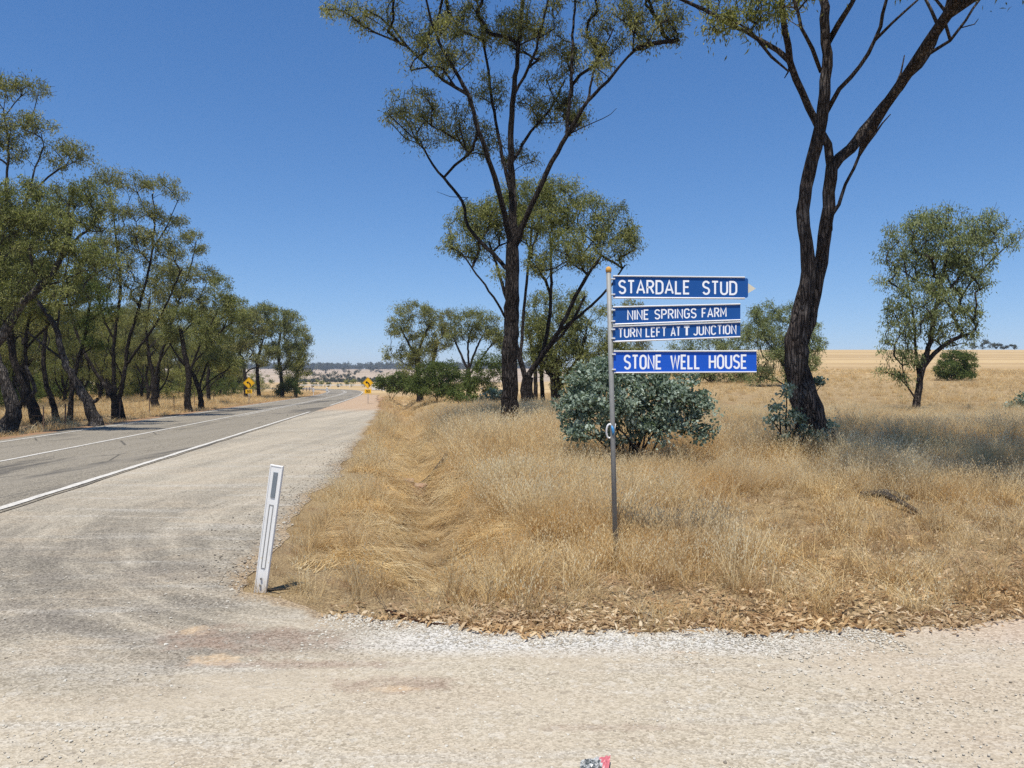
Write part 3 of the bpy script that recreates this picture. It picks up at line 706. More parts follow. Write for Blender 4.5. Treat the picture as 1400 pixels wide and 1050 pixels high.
# ------------------------------------------------------------------ trees
def unit(v): return v/(np.linalg.norm(v)+1e-9)
def smooth_path(pts, step):
    pts = np.asarray(pts, float); n = len(pts)
    if n < 2: return pts
    ex = np.concatenate([[2*pts[0]-pts[1]], pts, [2*pts[-1]-pts[-2]]]); out = []
    for i in range(n-1):
        p0, p1, p2, p3 = ex[i:i+4]; k = max(1, int(np.linalg.norm((p2-p1)[:3])/step))
        for t in np.arange(k)/k:
            out.append(.5*((2*p1)+(-p0+p2)*t+(2*p0-5*p1+4*p2-p3)*t*t+(-p0+3*p1-3*p2+p3)*t**3))
    out.append(pts[-1]); return np.array(out)
class Tree:
    def __init__(s, seed):
        s.r = np.random.default_rng(seed); s.P = np.zeros((60000, 3)); s.par = np.full(60000, -1); s.fix = np.zeros(60000); s.n = 0; s.ch = []
    def node(s, p, par, fix=0):
        i = s.n; s.P[i] = p; s.par[i] = par; s.fix[i] = fix; s.n += 1; return i
    def poly(s, pts, rad, parent=None, kind='limb', jit=.012):
        """hero limb through world points with radii"""
        q = smooth_path(np.column_stack([np.asarray(pts), rad]), .22)
        if parent is None and s.n > 0 and kind != 'trunk':
            parent = int(np.linalg.norm(s.P[:s.n]-q[0, :3], axis=1).argmin())
        ids = []
        if parent is not None and s.n > 0: ids.append(parent); 
        par = parent if parent is not None else -1
        for k, (x, y, z, r) in enumerate(q):
            if k == 0 and parent is not None and np.linalg.norm(s.P[parent]-[x, y, z]) < .12: continue
            j = s.r.normal(0, jit*.8+.045*r*(jit > 0), 3) if 0 < k < len(q)-1 else 0
            par = s.node(np.array([x, y, z])+j, par, max(r, .004)); ids.append(par)
        s.ch.append((ids, kind)); return ids
    def branch(s, t, kind='limb', steep=.9, jit=.05, step=.3, maxd=None, arch=.25):
        N = s.P[:s.n]; dv = t-N; dist = np.linalg.norm(dv, axis=1); hd = np.hypot(dv[:, 0], dv[:, 1])
        cost = dist+2.2*np.maximum(0, hd*steep-dv[:, 2])
        i = int(cost.argmin()); d = dist[i]
        if d < .05: return None
        pdir = unit(N[i]-N[s.par[i]]) if s.par[i] >= 0 else np.array([0, 0, 1.])
        c = N[i]+(pdir*.28+unit(t-N[i])*.72+np.array([0, 0, arch*.3]))*d*.45
        k = max(2, int(d/step)); ids = [i]; par = i
        wob = s.r.normal(0, jit, 3)*d*.6
        for a in np.linspace(0, 1, k+1)[1:]:
            p = (1-a)**2*N[i]+2*a*(1-a)*c+a*a*t+wob*math.sin(a*math.pi*2)*.5+(s.r.normal(0, jit*.35, 3) if a < 1 else 0)
            par = s.node(p, par); ids.append(par)
        s.ch.append((ids, kind)); return ids
    def radii(s, tip=.006, ex=.47):
        n = s.n; w = np.zeros(n); hasch = np.zeros(n, bool); hasch[s.par[:n][s.par[:n] >= 0]] = True
        w[~hasch] = 1
        for i in range(n-1, 0, -1):
            if s.par[i] >= 0: w[s.par[i]] += w[i]
        r = tip*w**ex
        return np.where(s.fix[:n] > 0, s.fix[:n], r)
    def wood(s, tip=.006, ex=.47):
        """dict kind -> (V, Q)"""
        R = s.radii(tip, ex); out = {}
        for ids, kind in s.ch:
            if len(ids) < 2: continue
            pts = s.P[ids]; rr = R[ids].copy()
            if kind != 'trunk' and len(rr) > 1: rr[0] = min(rr[0], rr[1]*1.25); 
            big = rr.max(); k = 12 if big > .09 else (7 if big > .03 else (4 if big > .012 else 3))
            d = np.gradient(pts, axis=0); d /= np.linalg.norm(d, axis=1)[:, None]+1e-9
            ref = np.array([.31, .83, .07]) if abs(d[:, 1]).max() < .85 else np.array([.9, .1, .3])
            a = np.cross(d, ref); a /= np.linalg.norm(a, axis=1)[:, None]+1e-9; b = np.cross(d, a)
            an = np.arange(k)/k*2*np.pi
            rk = rr[:, None]*(1+(s.r.normal(0, .05, (len(ids), k)) if big > .05 else 0))
            if kind == 'trunk':
                nn = len(ids); lo = np.exp(-np.arange(nn)/2.2)[:, None]; rk = rk*(1+lo*(.28+.22*np.cos(an*3+1.3)[None]))
            V = pts[:, None]+rk[:, :, None]*(np.cos(an)[None, :, None]*a[:, None]+np.sin(an)[None, :, None]*b[:, None])
            n = len(pts); I = np.arange(n*k).reshape(n, k); J = np.roll(I, -1, 1)
            Q = np.stack([I[:-1], J[:-1], J[1:], I[1:]], -1).reshape(-1, 4)
            out.setdefault(kind, []).append((V.reshape(-1, 3), Q))
        return out
def leaf_cloud(r, C, rad, per, L, w, droop=.7, flat=.62, six=False, up=.25, tonec=None, twr=None):
    """leaves round the sprig centres C"""
    n = len(C)*per; ci = np.repeat(np.arange(len(C)), per)
    d = r.normal(0, 1, (n, 3)); d /= np.linalg.norm(d, axis=1)[:, None]
    d[:, 2] = d[:, 2]*.9+up*.3
    rr = rad*r.uniform(.45, 1.25, len(C))[ci]*(.25+.75*r.uniform(0, 1, n)**.7)*r.uniform(.6, 1.2, n)
    pos = C[ci]+d*rr[:, None]*np.array([1, 1, flat]); pos[:, 2] -= r.exponential(.22, n)*rad*(droop > .3)
    ld = r.normal(0, 1, (n, 3))*(1-droop)+np.array([0, 0, -droop])+d*.25*np.array([1, 1, .3]); ld /= np.linalg.norm(ld, axis=1)[:, None]
    s_ = np.cross(ld, r.normal(0, 1, (n, 3))); s_ /= np.linalg.norm(s_, axis=1)[:, None]+1e-9
    l = L*r.uniform(.6, 1.35, n)[:, None]; ww = w*r.uniform(.7, 1.3, n)[:, None]/2
    cur = np.cross(ld, s_)*l*.12
    if six:
        V = np.stack([pos, pos+ld*l*.25-s_*ww, pos+ld*l*.7-s_*ww*.8+cur, pos+ld*l, pos+ld*l*.7+s_*ww*.8+cur, pos+ld*l*.25+s_*ww], 1); k = 6
        b = np.arange(n)[:, None]*6; faces = [np.concatenate([b+[0, 1, 2, 3], b+[0, 3, 4, 5]])]
    else:
        V = np.stack([pos, pos+ld*l*.42-s_*ww+cur, pos+ld*l, pos+ld*l*.42+s_*ww+cur], 1); k = 4
        b = np.arange(n)[:, None]*4; faces = [b+[0, 1, 2, 3]]
    tc = r.uniform(0, 1, len(C)) if tonec is None else tonec
    tone = (.42*tc[ci]+.58*r.beta(1.6, 2.0, n)).clip(0, 1)
    return V.reshape(-1, 3), faces, np.repeat(tone, k)
def ell_points(r, cx, cy, cz, rx, ry, rz, n, shell=.35):
    d = r.normal(0, 1, (n*3, 3)); d /= np.linalg.norm(d, axis=1)[:, None]
    q = d*(shell+(1-shell)*r.uniform(0, 1, (n*3, 1))**.5)
    q = q[q[:, 2] > -.75][:n]
    return np.array([cx, cy, cz])+q*np.array([rx, ry, rz])
MULT = 54
def make_tree(name, label, cat, Y, base, trunks, limbs, clumps, mat_leaf, mat_bark, seed, group=None, per=90, L=.11, w=.026, sprig=.36,
              dens=1.0, steep=.9, tip=.006, droop=.55, dead=(), depth=1.0, ex=.43, flat=.85, step=.3, jit=.05, auto=True, six=False, shell=.35, lr=.8, tr=1.0):
    rs = tr
    """base, trunks, limbs, clumps are read off the photo in its pixels at distance Y (clumps: px, py, rx, ry, depth offset m)"""
    t = Tree(seed); r = t.r; k = Y/F
    g = G(base[0], Y+(base[1] if len(base) > 1 else 0)); root = empty(name, g, label, cat, group)
    def W3(q):
        out = []; rad = []; 
        for v in q:
            dy = v[3] if len(v) > 3 else 0; out.append(P(v[0], v[1], Y+dy)); rad.append(v[2]*(Y+dy)/F*rs)
        return np.array(out), np.array(rad)
    for q in trunks:
        p, rd = W3(q)
        p[0, 2] = min(p[0, 2], gz(p[0, 0], p[0, 1])-.08) if q is trunks[0] else p[0, 2]
        t.poly(p, rd, kind='trunk' if q is trunks[0] else 'limb')
    rs = lr
    for q in limbs:
        p, rd = W3(q); t.poly(p, rd, kind='limb')
    for q in dead:
        p, rd = W3(q); t.poly(p, rd, kind='limb', jit=.03)
    cl = []
    for c in clumps:
        dy = c[4] if len(c) > 4 else 0
        Yc = Y+dy; q = P(c[0], c[1], Yc); rx = c[2]*Yc/F*1.12; rz = c[3]*Yc/F*1.1
        cl.append((q, rx, max(.35, (rx*.8+rz*.2)*depth), rz))
    if auto:
        for q, rx, ry, rz in sorted(cl, key=lambda a: a[0][2]):
            t.branch(q+np.array([0, 0, -rz*.45]), 'limb', steep=steep, jit=jit, step=step)
    C = []; 
    for q, rx, ry, rz in cl:
        vol = (rx*ry+rx*rz+ry*rz)/3
        n = max(5, int(dens*r.uniform(.55, 1.25)*vol*MULT/(sprig/.36)**2))
        C.append(ell_points(r, *q, rx, ry, rz, n, shell))
    C = np.concatenate(C)
    order = np.argsort(np.linalg.norm(C-t.P[0], axis=1))
    for i in order: t.branch(C[i]+np.array([0, 0, -sprig*.3]), 'twigs', steep=.55, jit=.06, step=step*1.1)
    # little twigs inside each sprig
    for i in range(len(C)):
        b0 = C[i]+np.array([0, 0, -sprig*.3])
        for _ in range(2):
            e = C[i]+unit(r.normal(0, 1, 3)+np.array([0, 0, .3]))*sprig*.75
            j = int(((t.P[:t.n]-b0)**2).sum(1).argmin()) if _ == 0 else j
            a = t.node((t.P[j]+e)/2+r.normal(0, .03, 3), j); b = t.node(e, a); t.ch.append(([j, a, b], 'twigs'))
    parts = t.wood(tip, ex)
    nh = len(trunks)-1+len(limbs)+len(dead)
    tw = list(parts.get('twigs', []))+list(parts.get('limb', []))[nh:]
    for kind, nm, lst in (('trunk', 'trunk', parts['trunk']),)+tuple(('limb', 'limb', [l]) for l in parts.get('limb', [])[:nh])+(('tw', 'twigs', tw),):
        if not lst: continue
        mb = MB()
        for V, Q in lst: mb.add(V, Q)
        o = mb.build(nm, mat_bark, root, smooth=True)
        if nm == 'twigs': o['kind'] = 'stuff'
    V, fs, tone = leaf_cloud(r, C, sprig, per, L, w, droop=droop, flat=flat, six=six)
    o = mesh_np('crown', V, fs, mat_leaf, root, attrs={'tone': tone})
    return root

# --- the tall dark gum in the middle
make_tree('gum_tree', 'tall dark gum with a straight single trunk left of the blue signs', 'tree', 20, (697, 0), lr=.62, tr=.9,
  trunks=[[(697, 596, 14), (697, 565, 12.5), (698, 470, 11.4), (700, 400, 10.8), (700, 345, 10), (701, 300, 6.6, .2), (698, 200, 4.8, .3), (703, 120, 3.8, .2), (710, 50, 3, 0), (718, -40, 2.2, -.2), (722, -110, 1.5)]],
  limbs=[[(698, 330, 7), (680, 255, 6, -.5), (655, 180, 5, -.9), (640, 130, 4.6, -1), (612, 80, 3.6, -1.2), (590, 30, 2.8, -1.5), (575, -40, 1.8, -1.8)],
         [(695, 372, 5.5), (672, 345, 4.5, .6), (640, 310, 3.8, 1), (632, 275, 3.4, 1.2), (600, 235, 2.8, 1.4), (572, 195, 2, 1.5), (556, 165, 1.4, 1.5)],
         [(640, 130, 4, -1), (605, 108, 3.4, -.6), (565, 72, 2.8, -.4), (530, 32, 2.2, 0), (500, 12, 1.5, 0)],
         [(703, 345, 8), (718, 300, 6.4, -.3), (748, 235, 5.4, -.6), (775, 185, 5, -.8), (803, 140, 4, -1), (840, 100, 3, -1), (872, 62, 2, -1)],
         [(775, 187, 4.5, -.8), (780, 120, 3.6, -.5), (783, 60, 3, -.3), (788, -10, 2.2, 0), (795, -70, 1.5)],
         [(700, 225, 3.8, .3), (725, 180, 3.2, .6), (752, 150, 2.6, .8), (772, 110, 2, 1)],
         [(699, 265, 4.6), (684, 200, 3.8, .6), (672, 130, 3.2, .9), (662, 60, 2.6, 1), (648, -20, 2, 1)],
         [(703, 130, 3.6), (728, 80, 3, -.3), (745, 20, 2.4, -.6), (765, -60, 1.6)],
         [(655, 182, 3.6, -.9), (640, 210, 2, -.2), (628, 175, 1.6, .4)],
         [(803, 140, 3, -1), (815, 90, 2.2, -.6), (838, 40, 1.7, -.4)]],
  dead=[[(778, 184, 1.6, -.8), (810, 168, 1.1, -1), (843, 148, .5, -1.2)], [(640, 270, 1, 1.2), (615, 268, .6, 1.3), (597, 262, .3, 1.3)], [(735, 262, 1), (752, 245, .6), (770, 240, .3)]],
  clumps=[(468, 12, 26, 12, 0), (500, 18, 30, 14, 0), (565, 30, 36, 28, -.6), (612, 55, 42, 30, -1), (640, 22, 34, 24, .6), (590, 80, 30, 18, -1), (565, 140, 38, 24, .8), (590, 175, 34, 24, 1.2), (548, 165, 18, 22, 1.4),
          (655, 190, 34, 22, 1), (640, 158, 26, 16, .6), (668, 122, 30, 20, 1), (700, 40, 40, 26, .6), (735, 22, 40, 26, -.4), (762, 84, 30, 26, .4), (795, 68, 38, 26, -.2), (822, 92, 20, 14, -.8),
          (850, 22, 44, 26, -.6), (895, 40, 36, 26, -1), (918, 20, 20, 20, -1), (832, 50, 28, 22, 0), (754, 150, 36, 20, .9), (785, 160, 22, 14, .4), (722, 128, 20, 14, .8), (708, 215, 22, 12, 1.2), (770, 130, 20, 14, .8),
          (560, -50, 70, 32, -1), (640, -70, 80, 36, 0), (730, -90, 90, 40, 1), (820, -50, 80, 36, 0), (900, -45, 50, 28, -1), (680, -130, 100, 36, -1)],
  mat_leaf=M_LEAF_O, mat_bark=M_BARK, seed=11, per=76, L=.105, w=.024, sprig=.34, dens=1.12, auto=False, tip=.0055)

# --- big tree on the right with twisting stems
k5 = lambda x, y, r, d=0: (900+x/1.64, y/1.64, r, d)
make_tree('gum_tree', 'large forked gum with twisting brown stems right of the signs', 'tree', 14.4, (1112, 0), lr=.82, tr=.88,
  trunks=[[(1124, 628, 28), (1114, 592, 24), (1100, 545, 20), (1091, 500, 17.5), (1088, 465, 16.5), k5(318, 700, 13.5), k5(338, 610, 11), k5(332, 545, 10), k5(322, 470, 9.5), k5(338, 390, 9.5), k5(360, 300, 9.5, -.1), k5(373, 210, 8.4, -.2), k5(378, 120, 7.4, -.2), k5(374, 40, 6.8, -.2), k5(370, -60, 6), k5(390, -200, 4)]],
  limbs=[[(1095, 470, 12, .15), k5(345, 690, 11.5, .25), k5(362, 590, 10.8, .3), k5(378, 500, 10.2, .3), k5(384, 430, 10, .25), k5(388, 375, 9.6, .2), k5(430, 335, 8.6, .3), k5(480, 270, 7.6, .4), k5(540, 195, 6.8, .5), k5(600, 125, 6, .6), k5(628, 70, 5.4, .6), k5(650, 10, 4.6, .6), k5(690, -90, 3, .6)],
         [k5(690, -90, 3, .6)]+[(700+x*F/y, 525-(z-1.6)*F/y, r*F/y, y-14.4) for x, y, z, r in ((8.3, 13, 11.8, .045), (7.5, 10.6, 12.7, .04), (6.8, 8.2, 12.5, .03))],
         [k5(387, 385, 7.4, .2), k5(379, 325, 6.8, .3), k5(350, 270, 6, .3), k5(322, 210, 5.6, .2), k5(296, 140, 5.4, 0), k5(282, 60, 4.9, -.2), k5(272, -20, 4.4, -.4), k5(250, -120, 3.2)],
         [k5(292, 132, 4.6, 0), k5(240, 96, 4, .3), k5(150, 48, 3.4, .6), k5(60, 2, 2.8, .8), k5(0, -30, 2)],
         [k5(378, 250, 4.4, -.1), k5(410, 200, 3.8, -.3), k5(450, 150, 3.5, -.5), k5(488, 90, 3.2, -.7), k5(506, 30, 2.8, -.8), k5(520, -30, 2.2, -.9)],
         [k5(488, 92, 2.6, -.7), k5(525, 50, 2.2, -.9), k5(575, 5, 1.8, -1), k5(620, -40, 1.4)],
         [k5(364, 160, 3.6, -.1), k5(345, 110, 3.2, -.5), k5(322, 60, 2.9, -.8), k5(300, -10, 2.4, -1)],
         [k5(382, 95, 5.2), k5(408, 55, 4.8, -.4), k5(432, 10, 4.4, -.8), k5(460, -60, 3)],
         [k5(612, 130, 3, .6), k5(655, 88, 2.6, .4), k5(690, 45, 2.2, .3), k5(724, -5, 1.8, .2)],
         [k5(640, 40, 3), k5(690, 5, 2.4), k5(740, -30, 1.6)],
         [k5(626, 55, 3, .6), k5(612, 20, 2.6, .6), k5(592, -15, 2, .6)]],
  dead=[[k5(362, 570, 4, .1), k5(390, 490, 3.2, -.1), k5(418, 415, 2.8, -.1), k5(450, 350, 2.4, -.1), k5(485, 295, 2, -.1), k5(521, 256, .8, -.1)], [k5(527, 205, 2.2, .3), k5(542, 165, 1.6, .3), k5(552, 124, .9, .3)],
        [k5(680, 62, 1.3, .3), k5(705, 56, .9, .3), k5(718, 42, .5, .3)], [k5(292, 160, 1.5), k5(283, 175, .8)]],
  clumps=[(975, -8, 22, 18, .8), (1008, 4, 26, 18, 0), (1040, 0, 22, 20, -.4), (985, 26, 12, 12, .6), (1028, 24, 12, 10, -.4), (1066, 8, 10, 12, -.5), (1120, -40, 50, 20, -1), (1060, -60, 60, 26, -3), (1180, -90, 70, 30, -3.5), (1280, -80, 80, 30, -2.5), (1370, -60, 60, 26, -3), (1450, -90, 80, 36, -3), (1250, -170, 90, 36, 0), (1380, -170, 90, 36, 0), (1130, -170, 90, 36, 1), (1520, -140, 70, 30, -1), (1470, -200, 70, 30, 1)]+[(700+x*F/y, 525-(z-1.6)*F/y, 1.35*F/y, .6*F/y, y-14.4) for x, y, z in ((4.9, 7.4, 12.4), (6.5, 9.3, 13.3), (7.4, 10.8, 13.6), (6.1, 11.6, 13.0), (8.9, 10.2, 13.2), (4.8, 9.2, 12.6), (6.2, 8.0, 13.0), (7.6, 7.6, 12.8), (8.8, 8.4, 12.5), (6.8, 6.9, 12.0), (8.0, 9.4, 13.4), (9.6, 7.4, 12.0), (5.6, 10.5, 13.2))],
  mat_leaf=M_LEAF, mat_bark=M_BARK2, seed=21, per=80, L=.11, w=.026, sprig=.36, dens=1.0, auto=False, step=.35)

# --- many-stemmed gum behind the tall one
make_tree('gum_tree', 'many stemmed gum with domed crowns, directly behind the tall dark gum', 'tree', 28, (720, 0), lr=.8,
  trunks=[[(720, 560, 9), (720, 535, 8), (722, 515, 7.5)]],
  limbs=[[(721, 522, 5), (708, 480, 4), (702, 440, 3.2), (690, 400, 2.8, .5), (678, 360, 2.2, .8), (668, 330, 1.6, 1)],
         [(722, 515, 5), (735, 495, 4.6), (760, 460, 4, -.4), (778, 425, 3.6, -.6), (798, 385, 3, -.8), (822, 350, 2.2, -1)],
         [(728, 505, 4), (745, 470, 3.4, .4), (752, 420, 3, .6), (754, 370, 2.4, .7), (752, 320, 1.8, .8)],
         [(705, 460, 2.4), (680, 415, 2, -.4), (652, 375, 1.6, -.6), (630, 345, 1.1, -.8)],
         [(712, 490, 3), (716, 420, 2.6, .6), (724, 350, 2.2, 1), (728, 290, 1.6, 1)],
         [(765, 452, 3), (800, 425, 2.4), (835, 390, 1.9), (855, 362, 1.3)],
         [(738, 485, 2.6, .4), (775, 450, 2.4, .8), (800, 405, 2, 1)]],
  clumps=[(632, 315, 30, 20), (655, 295, 32, 22, .5), (670, 320, 26, 18, 1), (612, 335, 12, 8), (690, 285, 30, 20, .8), (725, 265, 40, 22, 1), (765, 268, 38, 22, .8), (742, 300, 40, 20, .2), (800, 292, 36, 24), (835, 305, 32, 24, -.4), (852, 335, 20, 20, -.6), (818, 335, 30, 20, -.4),
          (765, 340, 38, 22, -.8), (745, 362, 24, 12, -.8), (790, 352, 20, 12, -.8), (648, 345, 22, 8, .4), (700, 315, 24, 14, 1), (862, 318, 9, 14, -.6), (690, 370, 12, 5)],
  mat_leaf=M_LEAF_G, mat_bark=M_BARK, seed=31, per=80, L=.12, w=.03, sprig=.40, dens=1.25, auto=False)
# --- dense tree behind, between tall gum and bush
make_tree('gum_tree', 'low dense gum standing behind the blue-green bush', 'tree', 38, (765, 0),
  trunks=[[(765, 553, 6), (762, 520, 5.5), (764, 490, 5)]], limbs=[[(765, 530, 4), (745, 500, 3.5), (735, 470, 3)], [(765, 525, 4), (790, 490, 3), (800, 460, 3)]],
  clumps=[(745, 420, 26, 22), (775, 410, 30, 20), (805, 425, 28, 24), (735, 455, 20, 26), (765, 450, 34, 30), (805, 465, 30, 30), (780, 490, 36, 26), (822, 500, 24, 30), (742, 492, 18, 16), (835, 470, 16, 28), (790, 520, 30, 16), (850, 500, 18, 26), (862, 480, 14, 16)],
  mat_leaf=M_LEAF_G, mat_bark=M_BARK, seed=41, per=70, L=.14, w=.036, sprig=.45, dens=1.1)
for i, (bx, lx, Yd) in enumerate(((742, 736, 39), (757, 770, 41), (733, 722, 43))):
    make_tree('gum_tree', ['slim dark-stemmed gum left of the low dense gum', 'slim dark-stemmed gum under the low dense gum', 'slim gum with a bare stem between the tall gum and the dense one'][i], 'tree', Yd, (bx, 0),
      trunks=[[(bx, 552, 3), (bx-2, 500, 2.6), (lx, 450, 2)]], limbs=[], clumps=[(lx, 440, 14, 16), (lx+12, 470, 12, 14), (lx-8, 485, 10, 10)],
      mat_leaf=M_LEAF_G, mat_bark=M_BARK, seed=45+i, per=60, L=.15, w=.04, sprig=.45)
# --- group at mid left of centre
make_tree('gum_tree', 'leftmost gum of the distant clump beside the road bend, tall open crown', 'tree', 62, (574, 0), group=None,
  trunks=[[(574, 541, 4), (572, 505, 3.4), (570, 480, 3)]], limbs=[[(570, 485, 2.4), (582, 455, 2), (590, 440, 1.4)], [(571, 490, 2.2), (556, 465, 1.8), (548, 448, 1.2)]],
  clumps=[(565, 424, 26, 10), (585, 436, 16, 10), (547, 440, 16, 9), (560, 452, 18, 10), (579, 460, 16, 12), (537, 481, 12, 10), (556, 480, 18, 12), (575, 485, 18, 14), (566, 502, 20, 12), (534, 452, 7, 5)],
  mat_leaf=M_LEAF, mat_bark=M_BARK, seed=51, per=64, L=.19, w=.05, sprig=.55, dens=1.15)
make_tree('gum_tree', 'thin leaning gum in the middle of the distant clump', 'tree', 66, (596, 0),
  trunks=[[(600, 541, 3), (592, 500, 2.6), (598, 470, 2)]], limbs=[[(580, 480, 1.5), (600, 465, 1.2), (612, 455, 1)]],
  clumps=[(606, 434, 20, 11), (598, 450, 16, 10), (616, 452, 14, 9), (604, 470, 14, 9), (588, 478, 10, 8)],
  mat_leaf=M_LEAF_O, mat_bark=M_BARK, seed=52, per=64, L=.19, w=.05, sprig=.55, dens=1.15)
make_tree('gum_tree', 'fan-shaped gum with many dark stems in the distant clump', 'tree', 60, (641, 0),
  trunks=[[(641, 542, 3.6), (640, 505, 3.2)]], limbs=[[(640, 505, 2.2), (628, 480, 1.8), (620, 462, 1.4)], [(640, 508, 2.2), (650, 480, 1.8), (660, 458, 1.2)], [(641, 506, 2), (640, 470, 1.6), (645, 450, 1.2)], [(642, 512, 1.8), (662, 485, 1.4), (676, 466, 1)]],
  clumps=[(648, 430, 26, 10), (630, 440, 16, 9), (668, 440, 18, 10), (632, 458, 16, 8), (655, 452, 18, 9), (676, 458, 14, 12), (688, 470, 12, 12), (615, 460, 8, 6)],
  mat_leaf=M_LEAF_G, mat_bark=M_BARK, seed=53, per=64, L=.18, w=.048, sprig=.52, dens=1.15)
# --- small tree on the right
make_tree('gum_tree', 'small leafy gum standing alone in the paddock at far right', 'tree', 29, (1253, 0),
  trunks=[[(1253, 568, 4.8), (1254, 540, 4.2), (1257, 520, 4), (1264, 495, 3.6), (1270, 475, 3.2), (1276, 440, 2.8), (1284, 400, 2.4, .2), (1295, 350, 1.8, .3), (1302, 310, 1.2)]],
  limbs=[[(1257, 520, 3), (1254, 495, 2.6), (1252, 475, 2.3), (1250, 440, 2), (1243, 400, 1.6), (1236, 350, 1.2)], [(1255, 500, 1.8), (1262, 486, 1.6), (1268, 478, 1.5)], [(1251, 544, 1.7), (1242, 530, 1.4), (1236, 510, 1.1), (1234, 490, .8)], [(1280, 420, 2), (1310, 380, 1.7), (1340, 340, 1.2), (1362, 322, .8)]],
  clumps=[(1282, 296, 30, 16), (1262, 308, 26, 18), (1240, 318, 26, 20), (1345, 305, 22, 18), (1315, 312, 26, 20), (1368, 318, 24, 18), (1384, 328, 10, 10), (1222, 345, 18, 20), (1250, 350, 26, 22, .5), (1290, 340, 34, 26), (1330, 345, 30, 22), (1215, 378, 14, 14), (1236, 388, 18, 14),
          (1290, 380, 34, 26, .4), (1325, 378, 24, 22), (1265, 400, 26, 22, -.5), (1310, 410, 28, 20), (1250, 425, 30, 18, -.3), (1290, 435, 30, 18), (1325, 425, 18, 12), (1338, 432, 10, 8), (1222, 420, 14, 14), (1230, 450, 22, 18), (1262, 455, 22, 14), (1300, 460, 22, 12), (1222, 478, 18, 16), (1240, 485, 14, 12), (1218, 505, 10, 8), (1230, 515, 8, 6), (1330, 452, 8, 6)],
  mat_leaf=M_GREYG, mat_bark=M_BARK2, seed=61, per=58, L=.12, w=.034, sprig=.40, dens=1.05, droop=.65)
# --- trees behind the signs
make_tree('gum_tree', 'bushy gum behind the right-hand gum trunk, green and dense', 'tree', 52, (1075, 0),
  trunks=[[(1078, 530, 4), (1076, 500, 3.5)]], limbs=[[(1077, 510, 3), (1060, 480, 2)]],
  clumps=[(1048, 425, 22, 14), (1085, 428, 26, 14), (1062, 450, 30, 18), (1102, 448, 20, 16), (1035, 450, 16, 16), (1112, 470, 14, 14), (1080, 478, 26, 16), (1050, 482, 22, 18), (1098, 490, 18, 16), (1065, 508, 26, 12), (1040, 510, 14, 12), (1120, 468, 8, 8), (1092, 512, 16, 8)],
  mat_leaf=M_GREYG, mat_bark=M_BARK, seed=71, per=70, L=.17, w=.045, sprig=.5, dens=1.2)
make_tree('gum_tree', 'greyish gum seen between and below the blue signs', 'tree', 58, (975, 0),
  trunks=[[(975, 530, 4), (972, 505, 3.5)]], limbs=[[(974, 510, 2.4), (990, 490, 2), (1010, 475, 1.6)], [(974, 512, 2.4), (955, 490, 2)]],
  clumps=[(960, 452, 26, 14), (990, 445, 26, 14), (1015, 458, 18, 14), (935, 470, 20, 14), (975, 478, 34, 16), (1008, 485, 20, 16), (950, 500, 26, 14), (990, 510, 30, 12), (925, 500, 18, 14), (1020, 510, 14, 10)],
  mat_leaf=M_GREYG, mat_bark=M_BARK, seed=72, per=56, L=.18, w=.048, sprig=.52, dens=.95)
make_tree('gum_tree', 'yellowish gum showing just right of the sign pole between the blades', 'tree', 56, (862, 0),
  trunks=[[(862, 533, 3), (860, 490, 2.6)]], limbs=[], clumps=[(860, 418, 16, 10), (850, 440, 18, 14), (870, 455, 16, 14), (858, 480, 18, 16), (880, 470, 10, 12), (868, 505, 18, 12), (845, 505, 12, 14)],
  mat_leaf=M_LEAF_O, mat_bark=M_BARK, seed=73, per=60, L=.17, w=.045, sprig=.5, dens=1.0)
# round dark bush in the paddock and two far ones
def bush(name, label, cat, Y, px, base_off, clumps, mat, seed, per=70, L=.05, w=.04, sprig=.28, dens=1.3, stems=5, group=None, droop=.2, six=False, tip=.005, flat=.8, depth=1.0, step=.2):
    t = Tree(seed); r = t.r; g = G(px, Y); root = empty(name, g, label, cat, group)
    g2 = g+np.array([0, 0, -.05]); t.node(g2, -1, .03)
    cl = []
    for c in clumps:
        dy = c[4] if len(c) > 4 else 0; Yc = Y+dy; q = P(c[0], c[1], Yc); rx = c[2]*Yc/F; rz = c[3]*Yc/F; cl.append((q, rx, rx*depth, rz))
    for k in range(stems):
        q, rx, ry, rz = cl[k % len(cl)]
        b = g+np.array([*(r.normal(0, .12, 2)), -.05]); b[2] = gz(b[0], b[1])-.05
        tp = q+np.array([0, 0, -rz*.3]); mid = (b*.5+tp*.5)+np.array([0, 0, .15*np.linalg.norm(tp-b)])
        t.poly([b, mid, tp], [.022, .015, .008], parent=0 if k == 0 else None, kind='stems')
        t.fix[:t.n] = np.where(t.fix[:t.n] > 0, t.fix[:t.n]*1.0, t.fix[:t.n])
    C = np.concatenate([ell_points(r, *q, rx, ry, rz, max(4, int(dens*(rx*ry+rx*rz+ry*rz)/3*48/(sprig/.28)**2)), .3) for q, rx, ry, rz in cl])
    hz = height(C[:, 0], C[:, 1]); C[:, 2] = np.maximum(C[:, 2], hz+.08)
    for i in np.argsort(np.linalg.norm(C-g, axis=1)): t.branch(C[i], 'stems', steep=.3, jit=.06, step=step)
    mb = MB()
    for lst in t.wood(tip, .4).values():
        for V, Q in lst: mb.add(V, Q)
    mb.build('stems', M_BARK2, root, smooth=True)['kind'] = 'stuff'
    V, fs, tone = leaf_cloud(r, C, sprig, per, L, w, droop=droop, flat=flat, six=six, up=.3)
    mesh_np('foliage', V, fs, mat, root, attrs={'tone': tone})
    return root
